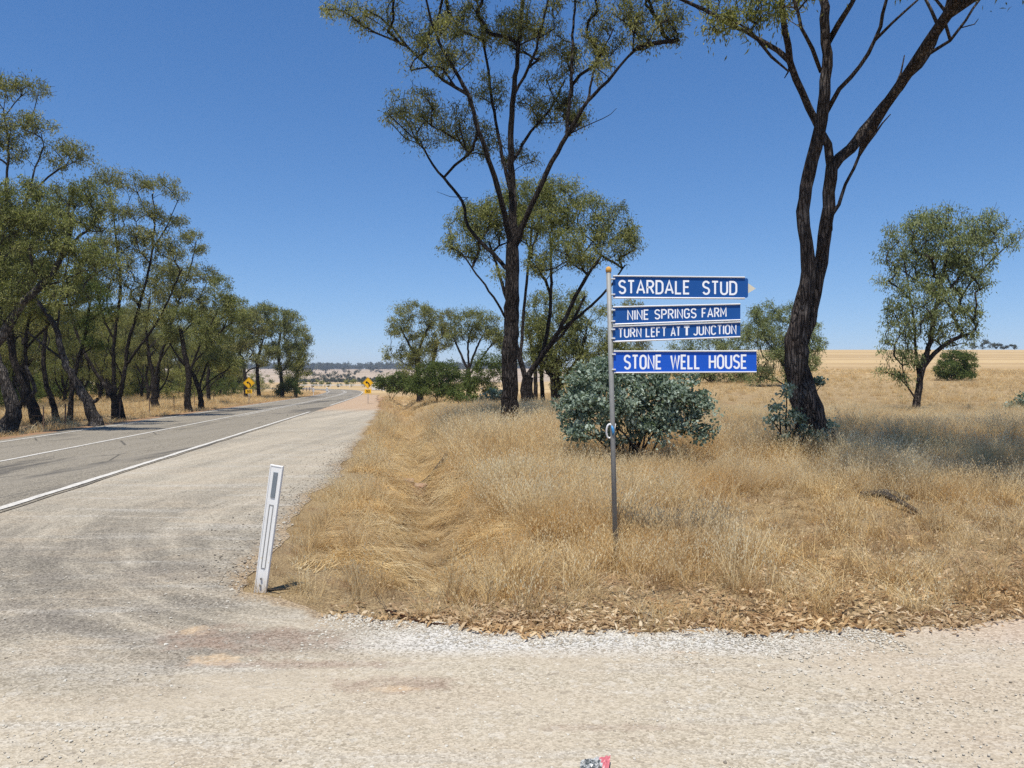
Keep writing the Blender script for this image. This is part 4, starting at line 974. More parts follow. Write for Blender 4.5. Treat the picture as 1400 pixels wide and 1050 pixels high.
bush('bush', 'round dark green bush behind the small leafy gum', 'bush', 62, 1308, 0, [(1308, 492, 24, 12), (1296, 503, 18, 12), (1320, 503, 18, 14), (1308, 512, 26, 9)], M_BUSH, 81, per=60, L=.16, w=.06, sprig=.45, dens=2.2, flat=.9)
# blue-green eucalypt regrowth
bush('bush', 'wide blue-green bush with round leaves behind the sign pole', 'bush', 12.8, 862, 0,
  [(788, 548, 32, 34), (812, 518, 38, 30), (845, 508, 44, 28, .2), (885, 516, 46, 30, .2), (830, 545, 50, 40, -.2), (890, 555, 50, 40, -.2), (925, 560, 34, 34, -.1), (920, 530, 36, 28), (940, 548, 28, 30), (815, 560, 44, 34, -.3), (860, 560, 46, 38), (905, 562, 42, 34), (780, 575, 24, 22), (800, 592, 30, 14, -.3), (850, 592, 34, 16, -.2), (900, 590, 30, 16, -.1), (960, 575, 22, 22), (968, 552, 12, 14), (972, 588, 14, 14), (830, 500, 16, 16), (945, 595, 18, 12)],
  M_BLUE, 91, per=36, L=.066, w=.040, sprig=.19, dens=1.45, stems=14, six=True, depth=.75, step=.12, tip=.0035)
bush('bush', 'blue-green suckers sprouting round the foot of the large forked gum', 'bush', 13.6, 1085, 0,
  [(1066, 556, 15, 17), (1058, 574, 12, 11), (1080, 578, 17, 13), (1100, 592, 16, 10), (1124, 598, 12, 10, .3), (1138, 580, 8, 9, .6), (1092, 566, 9, 12, -.1), (1075, 535, 8, 9), (1122, 524, 7, 11, 1), (1072, 594, 14, 8)],
  M_BLUE, 92, per=34, L=.062, w=.038, sprig=.16, dens=1.0, stems=9, six=True, depth=.7, step=.12, tip=.0035)
bush('bush', 'pale blue-green bush cut by the right edge of the view', 'bush', 29, 1398, 0, [(1395, 556, 16, 10), (1404, 545, 14, 12), (1412, 556, 16, 12), (1388, 562, 10, 6)], M_BLUE, 93, per=40, L=.09, w=.06, sprig=.28, dens=1.2, six=True)
bush('bush', 'small silvery blue shrub beside the trunk of the tall dark gum', 'bush', 31, 675, 0, [(672, 540, 13, 9), (684, 546, 12, 9), (662, 546, 8, 6)], M_BLUE, 94, per=50, L=.09, w=.06, sprig=.28, dens=1.6, six=True)
bush('bush', 'small grey-green shrub in the grass left of the silvery one', 'bush', 36, 630, 0, [(622, 541, 12, 7), (638, 543, 12, 7), (646, 545, 6, 5)], M_BUSH, 95, per=60, L=.1, w=.05, sprig=.3, dens=1.8)
bush('bush', 'bright green low bush nearest the road at the distant clump', 'bush', 70, 535, 0, [(528, 521, 13, 8), (545, 519, 16, 11), (558, 524, 16, 12), (520, 527, 9, 5), (545, 530, 20, 6)], M_BUSH, 96, per=60, L=.2, w=.08, sprig=.5, dens=2.4, flat=.9)
bush('bush', 'big rounded green bush under the fan-shaped gum', 'bush', 52, 598, 0, [(590, 512, 24, 17), (608, 508, 22, 17), (575, 524, 20, 13), (600, 530, 34, 13), (622, 522, 18, 15), (568, 532, 14, 9)], M_BUSH, 97, per=60, L=.16, w=.05, sprig=.42, dens=2.2, flat=.9)
bush('bush', 'feathery green bush between the fan-shaped gum and the tall dark gum', 'bush', 48, 662, 0, [(650, 512, 16, 16), (668, 500, 18, 20), (685, 508, 14, 20), (660, 528, 24, 10), (640, 528, 14, 10)], M_BUSH, 98, per=60, L=.15, w=.045, sprig=.42, dens=2.0, flat=.9)
bush('bush', 'soft green bush at the end of the roadside tree row', 'bush', 92, 396, 0, [(396, 528, 14, 9), (406, 533, 8, 7), (385, 534, 10, 7)], M_BUSH, 99, per=60, L=.24, w=.08, sprig=.6, dens=2.2)

# --- the roadside row on the left
row = 'gum trees lining the far side of the road'
make_tree('gum_tree', 'tallest gum at the left edge, its wispy top above all the others', 'tree', 27, (8, 0), group=row, lr=.52, tr=.82,
  trunks=[[(5, 590, 15), (18, 560, 11), (8, 525, 9), (-8, 480, 8), (-15, 430, 7)]],
  limbs=[[(18, 565, 8), (30, 550, 7), (48, 535, 5), (35, 500, 4)], [(-15, 440, 6), (0, 380, 5), (15, 320, 4), (8, 260, 3.4), (12, 200, 2.6), (5, 150, 1.6)], [(0, 380, 4), (30, 300, 3), (45, 240, 2.4), (60, 200, 1.8)], [(-15, 430, 6), (-40, 350, 5), (-50, 250, 3.6), (-30, 180, 2)]],
  clumps=[(10, 118, 30, 9), (42, 118, 22, 9), (-20, 110, 30, 12), (20, 165, 34, 14), (55, 172, 26, 14), (-10, 180, 30, 16), (75, 200, 20, 12), (105, 205, 24, 13), (90, 222, 20, 8), (10, 205, 30, 12), (-50, 170, 40, 20), (-60, 250, 40, 30), (-10, 300, 24, 26), (30, 320, 24, 22)],
  mat_leaf=M_LEAF_O, mat_bark=M_BARK3, seed=101, per=76, L=.12, w=.03, sprig=.40, dens=1.05)
make_tree('gum_tree', 'pale limbed gum with a knobbly base leaning hard to the left over the verge', 'tree', 29.5, (128, 0), group=row, lr=.52, tr=.82,
  trunks=[[(131, 584, 10), (122, 555, 8), (108, 530, 6.4), (95, 508, 5.6), (85, 485, 5), (78, 450, 4.4), (62, 425, 3.6), (48, 408, 3)]],
  limbs=[[(120, 552, 6), (131, 548, 5), (134, 545, 4)], [(90, 495, 3.4), (60, 472, 3), (35, 452, 2.4)], [(78, 452, 3), (85, 400, 2.6), (95, 340, 2), (100, 290, 1.4)]],
  clumps=[(80, 265, 34, 14), (115, 262, 34, 16), (145, 275, 20, 12), (65, 290, 26, 14), (100, 290, 36, 14), (130, 300, 26, 12), (30, 360, 26, 22), (50, 335, 22, 16)],
  mat_leaf=M_LEAF_G, mat_bark=M_BARK3, seed=102, per=80, L=.12, w=.03, sprig=.40, dens=1.15)
make_tree('gum_tree', 'gum with a thick grey limb sweeping up from the left edge', 'tree', 25, (-30, 0), group=row, lr=.52, tr=.82,
  trunks=[[(-30, 592, 13), (-28, 540, 11), (-15, 485, 9), (8, 450, 8), (30, 415, 6.6), (50, 395, 6), (70, 378, 5), (85, 345, 4.4), (98, 310, 3), (92, 280, 2)]],
  limbs=[[(50, 395, 3.4), (80, 385, 2.6), (110, 372, 1.8)], [(8, 450, 5), (-10, 390, 4), (-5, 340, 3)], [(85, 345, 3), (70, 310, 2.4), (60, 290, 1.6)]],
  clumps=[(5, 340, 34, 28), (30, 300, 30, 18), (-20, 380, 34, 30), (15, 395, 26, 20), (70, 330, 30, 18), (110, 335, 28, 16), (55, 365, 26, 14), (0, 290, 30, 18), (120, 365, 22, 10), (-40, 440, 30, 30), (10, 430, 16, 12), (55, 300, 34, 18), (85, 300, 28, 14), (130, 350, 26, 16), (90, 400, 28, 16), (30, 260, 30, 16)],
  mat_leaf=M_LEAF_G, mat_bark=M_BARK3, seed=103, per=86, L=.11, w=.028, sprig=.38, dens=1.3)
make_tree('gum_tree', 'sloping dark gum with a bowed trunk beside the wire fence at left', 'tree', 30.5, (50, 0), group=row, lr=.52, tr=.82,
  trunks=[[(52, 582, 9.5), (42, 550, 8), (30, 520, 6.5), (18, 490, 5.5), (14, 450, 5)]],
  limbs=[[(40, 545, 5), (36, 500, 4.4), (35, 460, 4), (50, 400, 3)], [(14, 455, 4), (25, 400, 3), (20, 350, 2)]],
  clumps=[(60, 350, 30, 20), (20, 390, 30, 20), (75, 390, 26, 18), (40, 420, 24, 14), (80, 430, 20, 12), (10, 330, 30, 20)],
  mat_leaf=M_LEAF, mat_bark=M_BARK, seed=104, per=72, L=.12, w=.03, sprig=.40, dens=1.1)
make_tree('gum_tree', 'broad gum forking low into a fan of dark limbs, behind the fence at left', 'tree', 36.5, (161, 0), group=row, lr=.52, tr=.82,
  trunks=[[(162, 573, 10), (160, 555, 9), (158, 542, 8)]],
  limbs=[[(158, 550, 6), (146, 530, 5), (130, 508, 4.4), (115, 480, 4), (100, 440, 3.2), (92, 400, 2.4)], [(158, 545, 5), (155, 500, 4.6), (158, 450, 4), (165, 400, 3.4), (160, 340, 2.6), (155, 290, 1.8)], [(163, 548, 6), (170, 510, 5), (175, 470, 4.4), (190, 420, 3.6), (205, 360, 2.8), (212, 300, 2), (208, 265, 1.4)], [(172, 500, 4), (190, 475, 3.4), (215, 440, 2.8), (235, 400, 2.2)], [(158, 470, 3), (140, 430, 2.6), (130, 380, 2)]],
  clumps=[(150, 240, 22, 10), (185, 248, 26, 12), (220, 252, 28, 12), (245, 262, 16, 9), (200, 285, 24, 10), (232, 298, 20, 9), (160, 285, 24, 12), (180, 320, 26, 14), (215, 325, 26, 14), (150, 335, 30, 16), (190, 355, 26, 14), (120, 395, 26, 14), (150, 385, 26, 14), (235, 345, 18, 10), (100, 420, 20, 12), (225, 385, 20, 12), (180, 400, 20, 10), (175, 375, 30, 14), (130, 360, 26, 14), (205, 425, 20, 10), (145, 425, 24, 12), (250, 360, 16, 10)],
  mat_leaf=M_LEAF_O, mat_bark=M_BARK, seed=105, per=66, L=.13, w=.033, sprig=.42, dens=1.05, steep=1.2)
make_tree('gum_tree', 'slim leaning gum between the bowed trunk and the pale limbed tree', 'tree', 33, (74, 0), group=row, lr=.52, tr=.82,
  trunks=[[(77, 577, 5), (72, 550, 4.2), (62, 520, 3.8), (60, 480, 3.2), (66, 430, 2.8)]], limbs=[],
  clumps=[(70, 400, 22, 14), (90, 370, 22, 14), (50, 430, 16, 10)], mat_leaf=M_LEAF, mat_bark=M_BARK, seed=106, per=70, L=.13, w=.032, sprig=.42)
make_tree('gum_tree', 'slender upright gum behind the pale limbed leaning tree', 'tree', 34, (96, 0), group=row, lr=.52, tr=.82,
  trunks=[[(95, 575, 4.2), (98, 540, 3.6), (105, 500, 3.2), (118, 450, 2.6), (122, 420, 2.2)]], limbs=[[(98, 540, 2.4), (92, 500, 2), (80, 460, 1.6)]],
  clumps=[(125, 400, 22, 14), (105, 380, 22, 12), (140, 420, 18, 10), (120, 440, 16, 9), (125, 470, 16, 12)], mat_leaf=M_BUSH, mat_bark=M_BARK, seed=107, per=80, L=.12, w=.03, sprig=.40, dens=1.3)
make_tree('gum_tree', 'gum with two twin dark stems and layered crown, left of the curve sign', 'tree', 47, (212, 0), group=row, lr=.52, tr=.82,
  trunks=[[(212, 562, 6), (211, 535, 5.4), (212, 515, 5)]], limbs=[[(212, 530, 4), (205, 490, 3.4), (200, 450, 2.8), (205, 410, 2.2)], [(212, 518, 4), (222, 480, 3.4), (235, 440, 2.8), (248, 400, 2.2), (262, 360, 1.6), (268, 330, 1.1)]],
  clumps=[(262, 322, 16, 8), (274, 338, 12, 7), (225, 368, 22, 9), (250, 375, 20, 9), (275, 370, 18, 8), (288, 378, 12, 6), (235, 395, 22, 10), (265, 400, 22, 10), (210, 405, 20, 10), (245, 420, 20, 10), (280, 418, 14, 9), (205, 385, 16, 8), (215, 440, 18, 9)],
  mat_leaf=M_LEAF_O, mat_bark=M_BARK, seed=108, per=66, L=.16, w=.042, sprig=.48, dens=1.1, steep=1.2)
make_tree('gum_tree', 'dark straight gum with leafy tufts low on its trunk, left of the curve sign', 'tree', 45, (257, 0), group=row, lr=.52, tr=.82,
  trunks=[[(257, 565, 5.6), (256, 540, 4.8), (258, 515, 4.4), (252, 480, 3.8), (246, 450, 3)]], limbs=[[(258, 515, 3), (270, 480, 2.6), (285, 450, 2.2), (298, 425, 1.6)], [(255, 500, 2.6), (238, 480, 2.2), (225, 455, 1.6)]],
  clumps=[(240, 430, 20, 10), (262, 432, 20, 10), (290, 442, 18, 10), (305, 408, 18, 9), (320, 412, 14, 9), (290, 466, 16, 10), (232, 456, 18, 10), (300, 385, 16, 8), (275, 455, 14, 9), (312, 430, 16, 10)],
  mat_leaf=M_LEAF_G, mat_bark=M_BARK, seed=109, per=72, L=.15, w=.04, sprig=.46, dens=1.25, steep=1.1)
make_tree('gum_tree', 'short dark-trunked gum next right of the tufted one', 'tree', 49, (275, 0), group=row, lr=.52, tr=.82,
  trunks=[[(275, 562, 4.6), (273, 535, 4), (262, 510, 3.4), (245, 490, 2.8)]], limbs=[[(272, 530, 3), (282, 500, 2.4), (292, 480, 2)]],
  clumps=[(300, 480, 18, 10), (318, 455, 18, 12), (285, 490, 14, 9), (322, 490, 16, 9), (240, 478, 14, 9), (330, 430, 14, 10)],
  mat_leaf=M_LEAF_G, mat_bark=M_BARK, seed=110, per=70, L=.16, w=.042, sprig=.48, dens=1.15)
far_specs = [
 ('thin gum set back behind the short dark-trunked one', 62, 287, [(286, 548, 3), (284, 520, 2.6), (290, 480, 2)], [(300, 430, 18, 10), (318, 420, 14, 9), (290, 455, 16, 10), (312, 500, 14, 8), (275, 430, 16, 9), (262, 420, 14, 8)], M_LEAF),
 ('gum directly behind the curve sign on the far side', 84, 336, [(336, 546, 3), (335, 515, 2.6), (332, 490, 2)], [(340, 430, 16, 9), (325, 445, 14, 9), (350, 445, 14, 9), (335, 468, 16, 9), (318, 470, 12, 8), (350, 490, 12, 8), (320, 505, 10, 6)], M_LEAF_O),
 ('reddish stemmed gum just right of the curve sign', 88, 355, [(354, 544, 3.2), (352, 500, 2.6), (358, 470, 2)], [(362, 421, 16, 7), (352, 434, 14, 8), (372, 436, 13, 8), (362, 452, 14, 8), (345, 460, 12, 8), (370, 475, 12, 9), (356, 490, 12, 8)], M_LEAF_G),
 ('dark gum near the right end of the roadside row', 92, 384, [(386, 544, 3.4), (384, 510, 2.8), (380, 480, 2.2), (384, 455, 1.6)], [(388, 428, 14, 7), (402, 434, 11, 7), (380, 445, 14, 8), (398, 452, 14, 8), (390, 468, 14, 9), (376, 480, 12, 9), (402, 480, 12, 10), (388, 500, 12, 10)], M_LEAF_G),
 ('last gum at the right end of the roadside row', 98, 408, [(404, 542, 3), (406, 510, 2.6), (410, 480, 2)], [(412, 452, 11, 8), (421, 466, 8, 7), (408, 470, 12, 9), (416, 488, 9, 8), (404, 495, 11, 10), (412, 508, 10, 8), (398, 515, 9, 8), (395, 442, 9, 7)], M_LEAF)]
for i, (lab, Yf, bx, tr, cl, ml) in enumerate(far_specs):
    make_tree('gum_tree', lab, 'tree', Yf, (bx, 0), group=row, lr=.52, tr=.82, trunks=[tr], limbs=[], clumps=cl, mat_leaf=ml, mat_bark=M_BARK, seed=120+i, per=70, L=.24, w=.065, sprig=.68, dens=1.35, steep=1.2, tip=.011)

# the wood behind: four more gums, copied
def wood_tree(seed, ml, lab):
    r = np.random.default_rng(seed); Yf = 40.0
    def q(x, z): return (700+x*F/Yf, 525+(1.6-z)*F/Yf)
    cl = []
    for k in range(15):
        a = r.uniform(0, 6.28); z = r.uniform(3.2, 10.5); R_ = (1.2+.30*(z-2))*r.uniform(.3, 1); x = math.cos(a)*R_; y = math.sin(a)*R_
        px, py = q(x, z); s_ = r.uniform(.8, 1.3)*F/Yf; cl.append((px, py, s_, s_*.55, y))
    b = q(0, gz(0, Yf)-.1); tr = [(b[0], b[1], 4.2), (*q(.1, 1.5), 3.6), (*q(-.15, 3.2), 3.0), (*q(r.normal(0, .5), 5.5), 2.2)]
    lb = [[(*q(.1, 1.2), 2.8), (*q(sg*r.uniform(.6, 1.1), 3.0), 2.4, r.normal(0, .5)), (*q(sg*r.uniform(1.2, 2.2), 5.8), 1.6, r.normal(0, 1)), (*q(sg*r.uniform(1.6, 2.8), 8), 1.0, r.normal(0, 1.2))] for sg in (-1, 1, 1)]
    return make_tree('gum_tree', lab, 'tree', Yf, (700, 0), trunks=[tr], limbs=lb, clumps=cl, mat_leaf=ml, mat_bark=M_BARK, seed=seed, per=56, L=.15, w=.042, sprig=.50, dens=.8, group='gum trees filling the wood behind the roadside row')
wl = 'crowded gum standing in the wood behind the roadside row'
protos = [wood_tree(201, M_LEAF, wl), wood_tree(202, M_LEAF_O, wl), wood_tree(203, M_LEAF_G, wl), wood_tree(204, M_LEAF_O, wl)]
spots = []
r_ = np.random.default_rng(5); tries = 0
while len(spots) < 66 and tries < 4000:
    tries += 1
    y = r_.uniform(27, 125); rd0 = r_.uniform(-38, -14); x = -8.15-.1476*y+rd0
    if x/y < -.80 or (y < 45 and rd0 > -16.0): continue
    if x/y > (-.42 if y < 60 else (-.385 if y < 85 else -.345)): continue
    if all((x-a)**2+(y-b)**2 > 12 for a, b in spots): spots.append((x, y))
for i, (x, y) in enumerate(spots):
    sc = r_.uniform(.85, 1.08)*(0.92 if y > 60 else 1.0)
    if i < 4:
        o = protos[i]; o.location = (x, y, gz(x, y)); o.rotation_euler = (0, 0, r_.uniform(0, 6.28)); o.scale = (sc, sc, sc)
    else: copy_tree(protos[i % 4], (x, y, gz(x, y)), r_.uniform(0, 6.28), sc)
# dark scrub at the back of the wood
def scrub(seed, mat):
    return bush('scrub_bush', 'waist-high dull green scrub bush deep in the shade of the wood', 'bush', 40, 700, 0, [(700, 510, 34, 30), (735, 525, 30, 22, .8), (665, 528, 30, 22, -.8), (705, 545, 44, 18)], mat, seed, per=40, L=.15, w=.05, sprig=.45, dens=.9, group='scrub bushes at the back of the wood')
sp = [scrub(301, M_BUSH), scrub(302, M_LEAF)]
k = 0
for i in range(90):
    y = r_.uniform(34, 165); rd0 = -r_.uniform(22, 46) if i > 8 else -r_.uniform(13, 20); x = -8.15-.1476*y+rd0
    if x/y < -.82 or x/y > -.30: continue
    sc = r_.uniform(.8, 1.5)
    if k < 2: o = sp[k]; o.location = (x, y, gz(x, y)); o.scale = (sc, sc, sc); o.rotation_euler = (0, 0, r_.uniform(0, 6))
    else: copy_tree(sp[k % 2], (x, y, gz(x, y)), r_.uniform(0, 6.28), sc)
    k += 1

# ------------------------------------------------------------------ distance: hills' forest, paddock trees
def far_wood(name, label, cat, pts, hts, per, seed, leaf=1.3, kind='stuff', mat=M_FAR):
    r = np.random.default_rng(seed); pts = np.asarray(pts, float); n = len(pts)
    C = []; rr = []
    for (x, y), h in zip(pts, hts):
        z = gz(x, y); m_ = 5
        for k in range(m_): C.append([x+r.normal(0, h*.32), y+r.normal(0, h*.32), z+h*r.uniform(.35, .85)]); rr.append(h*.3)
        C.append([x, y, z+h*.25]); rr.append(h*.25)
    C = np.array(C); V, fs, tone = leaf_cloud(r, C, np.mean(rr), per, leaf, leaf*.7, droop=.1, flat=.75)
    o = mesh_np(name, V, fs, mat, attrs={'tone': tone}); return tag(o, label, cat, kind=kind)
n = 1500; fy = r_.uniform(1250, 2100, n); ft = r_.uniform(-.62, .06, n); fx = ft*fy
k = fbm(fx/170, fy/260, 91) > np.interp(fy, [1250, 1450], [.52, .30])
far_wood('hill_forest', 'dark belt of forest along the top of the distant hills', 'forest', np.stack([fx, fy], 1)[k], r_.uniform(8, 15, k.sum()), 10, 401, 3.0)
# scattered paddock trees on the pale hillside: each its own thing
ORD = 'first second third fourth fifth sixth seventh eighth ninth tenth eleventh twelfth thirteenth fourteenth fifteenth'.split()
hill = [(445, 508, 900, 6), (472, 508, 950, 7), (491, 506, 950, 8), (507, 506, 960, 8), (514, 507, 960, 7), (484, 514, 620, 9), (478, 517, 560, 7), (455, 516, 560, 9), (449, 518, 540, 6), (434, 517, 520, 9), (426, 506, 900, 6), (520, 509, 930, 5), (468, 518, 540, 6), (497, 517, 600, 4), (515, 517, 600, 4)]
for i, (px, py, Yd, h) in enumerate(hill):
    x = (px-700)/F*Yd; cat = 'tree'
    o = far_wood('paddock_tree', '', cat, [(x, Yd)], [h], 60, 410+i, .8, kind='thing')
    o['label'] = ORD[sorted(range(len(hill)), key=lambda j: hill[j][0]).index(i)]+' tree from the left among those dotted over the pale distant hillside'; o['group'] = 'trees dotted over the distant hillside'
# hedge of scrub along the foot of the hill
hx = np.linspace(405, 525, 70); far_wood('scrub_belt', 'low belt of dark scrub along the foot of the pale hill', 'scrub', [((p_-700)/F*(470+r_.uniform(-10, 10)), 470+r_.uniform(-10, 10)) for p_ in hx], r_.uniform(1.5, 3.2, 70), 14, 431, .7)
# far trees on the right-hand crest
for i, (px, h, lab) in enumerate([(1330, 3.2, 'leftmost low tree on the crest of the right-hand paddock'), (1343, 4.2, 'low tree beside the tallest one on the paddock crest'), (1352, 5.2, 'tallest tree of the little clump on the paddock crest'), (1362, 3.6, 'low tree just right of the tallest one on the crest'), (1373, 2.8, 'separate small tree on the paddock crest'), (1387, 3.0, 'rightmost tiny tree on the paddock crest')]):
    o = far_wood('crest_tree', '', 'tree', [((px-700)/F*340, 340)], [h], 60, 450+i, .5, kind='thing'); o['label'] = lab
cx = np.concatenate([r_.uniform(1135, 1210, 16)]); far_wood('crest_scrub', 'thin line of far scrub on the horizon right of the forked gum', 'scrub', [((p_-700)/F*420, 420) for p_ in cx], r_.uniform(.8, 1.6, 16), 16, 461, .5)
# orange-green saplings near the bend
for i, (px, h) in enumerate([(415, 2.2), (438, 2.4), (449, 1.6), (474, 2.8), (482, 2.8), (497, 2.0), (428, 1.5), (463, 1.3)]):
    Yd = 235.0; o = far_wood('young_tree', '', 'tree', [((px-700)/F*Yd, Yd)], [h], 50, 470+i, .35, kind='thing', mat=M_LEAF_O)
    o['label'] = ORD[sorted([415, 438, 449, 474, 482, 497, 428, 463]).index(px)]+' from the left of the young yellowing trees beyond the road bend'; o['group'] = 'young trees beyond the road bend'

# ------------------------------------------------------------------ the sign post
m = MT('galvanised'); p = m.obj(); c = m.mix(m.noise(p, 30, 5, .7), (.19, .19, .18), (.32, .32, .30))
m.color(c); m.set(rough=.6, metal=.15, spec=.4); m.bump(m.noise(p, 120, 3), .12, .002); M_GALV = m.m
m = MT('sign_blue'); p = m.obj(); m.color(m.mix(m.noise(p, 6, 5, .7), (.003, .062, .25), (.006, .085, .32))); m.set(rough=.62, spec=.3); M_BLUEP = m.m
m = MT('sign_blue_bright'); p = m.obj(); m.color(m.mix(m.noise(p, 6, 5, .7), (.004, .078, .47), (.008, .10, .55))); m.set(rough=.62, spec=.3); M_BLUEP2 = m.m
m = MT('sign_white'); p = m.obj(); m.color(m.mix(m.noise(p, 9, 4), (.80, .81, .84), (.90, .91, .93))); m.set(rough=.4, spec=.5); M_WHITEP = m.m
m = MT('aluminium'); p = m.obj(); m.color(m.mix(m.noise(p, 20, 4), (.56, .565, .57), (.72, .725, .73))); m.set(rough=.45, metal=.3); M_ALU = m.m
m = MT('orange_cap'); p = m.obj(); m.color(m.mix(m.noise(p, 60, 4), (.50, .25, .045), (.64, .36, .09))); M_CAP = m.m
m = MT('cream_plate'); m.color((.62, .58, .46)); m.set(rough=.6); M_CREAM = m.m

# stroke letters: unit height 1, drawn as ribbons
def arc(cx, cy, rx, ry, a0, a1, n=9): return [(cx+rx*math.cos(math.radians(a)), cy+ry*math.sin(math.radians(a))) for a in np.linspace(a0, a1, n)]
w0 = .5
GL = {
 'I': (.0, [[(0, 0), (0, 1)]]), 'L': (.42, [[(0, 1), (0, 0), (.42, 0)]]), 'T': (.48, [[(0, 1), (.48, 1)], [(.24, 1), (.24, 0)]]),
 'E': (.42, [[(.42, 1), (0, 1), (0, 0), (.42, 0)], [(0, .52), (.36, .52)]]), 'F': (.42, [[(.42, 1), (0, 1), (0, 0)], [(0, .5), (.35, .5)]]),
 'H': (.5, [[(0, 0), (0, 1)], [(.5, 0), (.5, 1)], [(0, .52), (.5, .52)]]), 'N': (.5, [[(0, 0), (0, 1), (.5, 0), (.5, 1)]]),
 'M': (.62, [[(0, 0), (0, 1), (.31, .3), (.62, 1), (.62, 0)]]), 'W': (.78, [[(0, 1), (.19, 0), (.39, .95), (.59, 0), (.78, 1)]]),
 'A': (.6, [[(0, 0), (.3, 1), (.6, 0)], [(.1, .3), (.5, .3)]]),
 'U': (.5, [[(0, 1), (0, .24)]+arc(.25, .24, .25, .24, 180, 360)+[(.5, 1)]]), 'J': (.42, [[(.42, 1), (.42, .24)]+arc(.21, .24, .21, .24, 0, -160)]),
 'O': (.5, [arc(.25, .74, .25, .26, 0, 180)+arc(.25, .26, .25, .26, 180, 360)+[(.5, .74)]]),
 'C': (.5, [arc(.25, .74, .25, .26, 15, 180)+arc(.25, .26, .25, .26, 180, 345)]),
 'G': (.5, [arc(.25, .74, .25, .26, 15, 180)+arc(.25, .26, .25, .26, 180, 360)+[(.5, .46), (.27, .46)]]),
 'D': (.5, [[(0, 0), (0, 1), (.22, 1)]+arc(.22, .72, .28, .28, 90, 0)+arc(.22, .28, .28, .28, 0, -90)+[(0, 0)]]),
 'P': (.48, [[(0, 0), (0, 1), (.24, 1)]+arc(.24, .74, .24, .26, 90, -90)+[(0, .48)]]),
 'R': (.5, [[(0, 0), (0, 1), (.24, 1)]+arc(.24, .745, .24, .255, 90, -90)+[(0, .49)], [(.24, .49), (.5, 0)]]),
 'S': (.48, [arc(.24, .76, .24, .24, 20, 180)+arc(.24, .76, .24, .24, 180, 240, 4)+arc(.24, .25, .24, .25, 55, 0, 4)+arc(.24, .25, .24, .25, 0, -160)]),
 '9': (.46, [arc(.23, .74, .23, .26, 0, 360, 14)+[(.46, .3)]+arc(.23, .26, .23, .26, 0, -150)]),
 '0': (.44, [arc(.22, .74, .22, .26, 0, 180)+arc(.22, .26, .22, .26, 180, 360)+[(.44, .74)]])}
def stroke(mb, pts, w, map3, th, z):
    pts = [p_ for i_, p_ in enumerate(pts) if i_ == 0 or math.hypot(p_[0]-pts[i_-1][0], p_[1]-pts[i_-1][1]) > 1e-6]
    pts = np.array(pts, float); n = len(pts); closed = np.linalg.norm(pts[0]-pts[-1]) < 1e-6
    d = np.diff(pts, axis=0); d /= np.linalg.norm(d, axis=1)[:, None]; nr = np.stack([-d[:, 1], d[:, 0]], 1)
    L = []; R = []
    for i in range(n):
        if i == 0: m_ = (nr[0]+nr[-1]) if closed else nr[0]
        elif i == n-1: m_ = (nr[0]+nr[-1]) if closed else nr[-1]
        else: m_ = nr[i-1]+nr[i]
        m_ = m_/(np.linalg.norm(m_)+1e-9); ref = nr[min(i, n-2)]; c_ = max(.35, abs(m_@ref)); off = m_*w/2/c_
        if np.linalg.norm(off) > w*.95: off = off/np.linalg.norm(off)*w*.95
        L.append(pts[i]+off); R.append(pts[i]-off)
    V = [map3(x, y, z) for x, y in L]+[map3(x, y, z) for x, y in R]
    Q = [[i, i+1, n+i+1, n+i] for i in range(n-1)]
    mb.add(np.array(V), Q)
def word(mb, text, x0, x1, y0a, y0b, hh, map3, sw=.15, z=0, bold=None, each=None):
    """letters spread between x0 and x1 (in metres), baseline from y0a to y0b"""
    gap = .24; adv = [GL[c][0] for c in text]; tot = sum(adv)+gap*(len(text)-1)+sw
    sx = (x1-x0)/tot; x = x0+sw/2*sx
    for i, c in enumerate(text):
        if each: mb = MB()
        for si_, st in enumerate(GL[c][1]):
            # inset the strokes so that the outer height equals hh
            pts = [((x+px*sx)/1.0, (sw/2+py*(1-sw))*hh) for px, py in st]
            ww = sw*min(sx, hh)*1.0 if bold is None else bold
            def mp(a, b, zz): 
                t = (a-x0)/(x1-x0+1e-9); return np.array(map3(a, b+y0a+(y0b-y0a)*t, zz))+np.array([0, -.0006*si_-.00015*(i % 2), 0])
            stroke(mb, pts, sw*hh*.98 if bold is None else bold, mp, 0, z)
        if each: each(mb)
        x += (adv[i]+gap)*sx
SY = 6.72
sb = G(842, SY); post = empty('sign_post', sb, 'galvanised pole carrying four blue and white property name blades', 'signpost')
K = SY/F
def SP(px, py, y=SY): return P(px, py, SY)+np.array([0, y-SY, 0])
PR = .0215
top = SP(832, 370); bot = SP(842.5, 775)
mb = MB(); mb.tube([bot+np.array([0, 0, -.15]), bot*.5+top*.5, top], PR, 20); mb.build('pole', M_GALV, post, smooth=True)
mb = MB(); mb.tube([top+np.array([0, 0, -.012]), top+np.array([0, 0, .008]), top+np.array([0, 0, .022]), top+np.array([0, 0, .032]), top+np.array([0, 0, .036])], [PR*1.15, PR*1.22, PR*1.1, PR*.7, PR*.2], 20); mb.build('cap', M_CAP, post, smooth=True)
